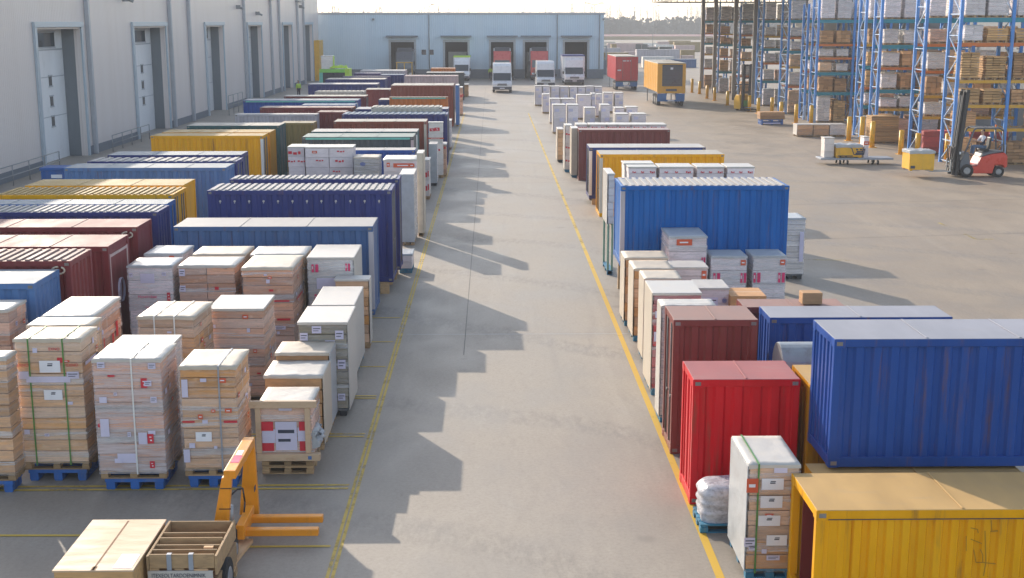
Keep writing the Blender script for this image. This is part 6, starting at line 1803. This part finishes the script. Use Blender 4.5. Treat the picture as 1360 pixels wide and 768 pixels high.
# tree belt: one mass of bare poplars and bushes far off
rt = random.Random(4)
mb = MB(); mt = MB()
for i in range(820):
    x = rt.uniform(-150, 420); y = rt.uniform(640, 735); h = rt.uniform(7.0, 10.2)
    for k in range(26):
        a = rt.uniform(0, 6.28); rr_ = rt.uniform(0, 3.6); z = rt.uniform(.2, h); s = rt.uniform(.8, 1.7)*(1.15-.5*z/h)
        c = Vector((x+rr_*math.cos(a), y+rr_*math.sin(a), z)); u = Vector((rt.uniform(-1,1),rt.uniform(-.4,.4),rt.uniform(-1,1))).normalized()
        v = u.cross(Vector((.1,1,.1))).normalized(); mb.face([c-u*s-v*s*.5, c+u*s-v*s*.6, c+u*s*.8+v*s*.6, c-u*s*.7+v*s*.7])
    if rt.random() < .4:
        H_ = rt.uniform(11, 18); mt.cyl((x,y,0),(x+rt.uniform(-.4,.4),y,H_),.2,4,r2=.05,caps=False)
        for k in range(9):
            z = rt.uniform(H_*.4, H_*.95); s = rt.choice((-1,1)); mt.bar((x,y,z),(x+s*rt.uniform(.3,.7),y+rt.uniform(-.5,.5),z+rt.uniform(1.2,2.4)),.07)
o = mb.build('tree_belt', MATS['foliage']); tag(o, 'hazy belt of bushes and trees along the horizon', 'trees', None, 'stuff')
o = mt.build('poplar_belt', MATS['bark']); tag(o, 'row of bare poplars sticking out of the hazy tree belt', 'trees', None, 'stuff')

# ------------------------------------------------------------------ light, air, render settings
AZ, EL = 29, 22           # sunlight travels towards +x and back to the camera
sun_pos = Vector((-math.sin(R(AZ))*math.cos(R(EL)), math.cos(R(AZ))*math.cos(R(EL)), math.sin(R(EL))))
sd = bpy.data.lights.new('sun', 'SUN'); sd.energy = 3.1; sd.angle = R(.53); sd.color = (1.0,.87,.71)
so = bpy.data.objects.new('sun', sd); COL.objects.link(so)
so.rotation_euler = sun_pos.to_track_quat('Z', 'Y').to_euler()
w = bpy.data.worlds.new('World'); SC.world = w; w.use_nodes = True
nt = w.node_tree; bg = nt.nodes['Background']
sky = nt.nodes.new('ShaderNodeTexSky'); sky.sky_type = 'NISHITA'; sky.sun_disc = False
sky.sun_elevation = R(EL); sky.sun_rotation = math.atan2(sun_pos.x, sun_pos.y)
sky.air_density = 1.0; sky.dust_density = 1.1; sky.ozone_density = .8
hsv = nt.nodes.new('ShaderNodeHueSaturation'); hsv.inputs['Saturation'].default_value = .72
nt.links.new(sky.outputs[0], hsv.inputs['Color']); nt.links.new(hsv.outputs['Color'], bg.inputs['Color']); bg.inputs['Strength'].default_value = .15
mb = MB(); mb.box(-1450,1450,-80,1550,-1.1,26)
hz = mb.build('haze', None); hz['kind'] = 'stuff'
m = bpy.data.materials.new('haze'); m.use_nodes = True; ht = m.node_tree
ht.nodes.remove(ht.nodes['Principled BSDF'])
pv = ht.nodes.new('ShaderNodeVolumePrincipled'); pv.inputs['Color'].default_value = (.93,.94,.97,1); pv.inputs['Density'].default_value = HAZE = .0007; pv.inputs['Anisotropy'].default_value = .0
ht.links.new(pv.outputs[0], ht.nodes['Material Output'].inputs['Volume'])
hz.data.materials.clear(); hz.data.materials.append(m)
cy = SC.cycles
SC.render.engine = 'CYCLES'
cy.use_denoising = True; cy.max_bounces = 6; cy.diffuse_bounces = 3; cy.glossy_bounces = 2; cy.transmission_bounces = 2; cy.transparent_max_bounces = 12; cy.volume_bounces = 0
cy.caustics_reflective = False; cy.caustics_refractive = False; cy.sample_clamp_indirect = 4
vs = SC.view_settings
vs.view_transform = 'Standard'; vs.look = 'None'; vs.gamma = 1; vs.exposure = .95; vs.use_curve_mapping = False

# neon sheeting on the charcoal container
o, it = find('charcoal container edged'); w_, d_, h_ = it['x1']-it['x0'], it['y1']-it['y0'], it['z1']
MB().box(w_/2-.35, w_/2+.06, -d_/2-.06, d_/2, .9, h_+.05).build('neon_sheet', MATS['hi_vis'], o)
MB().box(-w_/2-.05, w_/2-.36, -d_/2-.05, -d_/2-.003, h_-.28, h_+.04).build('neon_edge', MATS['neon_green'], o)
MB().box(-w_/2-.08, -w_/2+.25, -d_/2-.06, -d_/2-.003, .3, h_-.29).build('neon_edge', MATS['mint'], o)
r_ = empty('neon_tarpaulin', (it['x0']+w_*.62, it['y0']+1.0, it['z1']+.03), 'heap of neon green sheeting lying on the charcoal container', 'tarpaulin')
crumpled_top(1.6, 1.2, .35, .05, random.Random(2)).build('sheet', MATS['hi_vis'], r_, (0,0,.12))
stack('white box with a neon green side standing on the charcoal container', it['x0']+.05, it['x0']+1.15, it['y0']+.6, it['y0']+1.6, it['z1']+.03, it['z1']+1.25, base='', mat='white', top='flat', lay=.4, nx=1, det=0, sheets='R', sheetmat='hi_vis', cat='box', name='white_box')
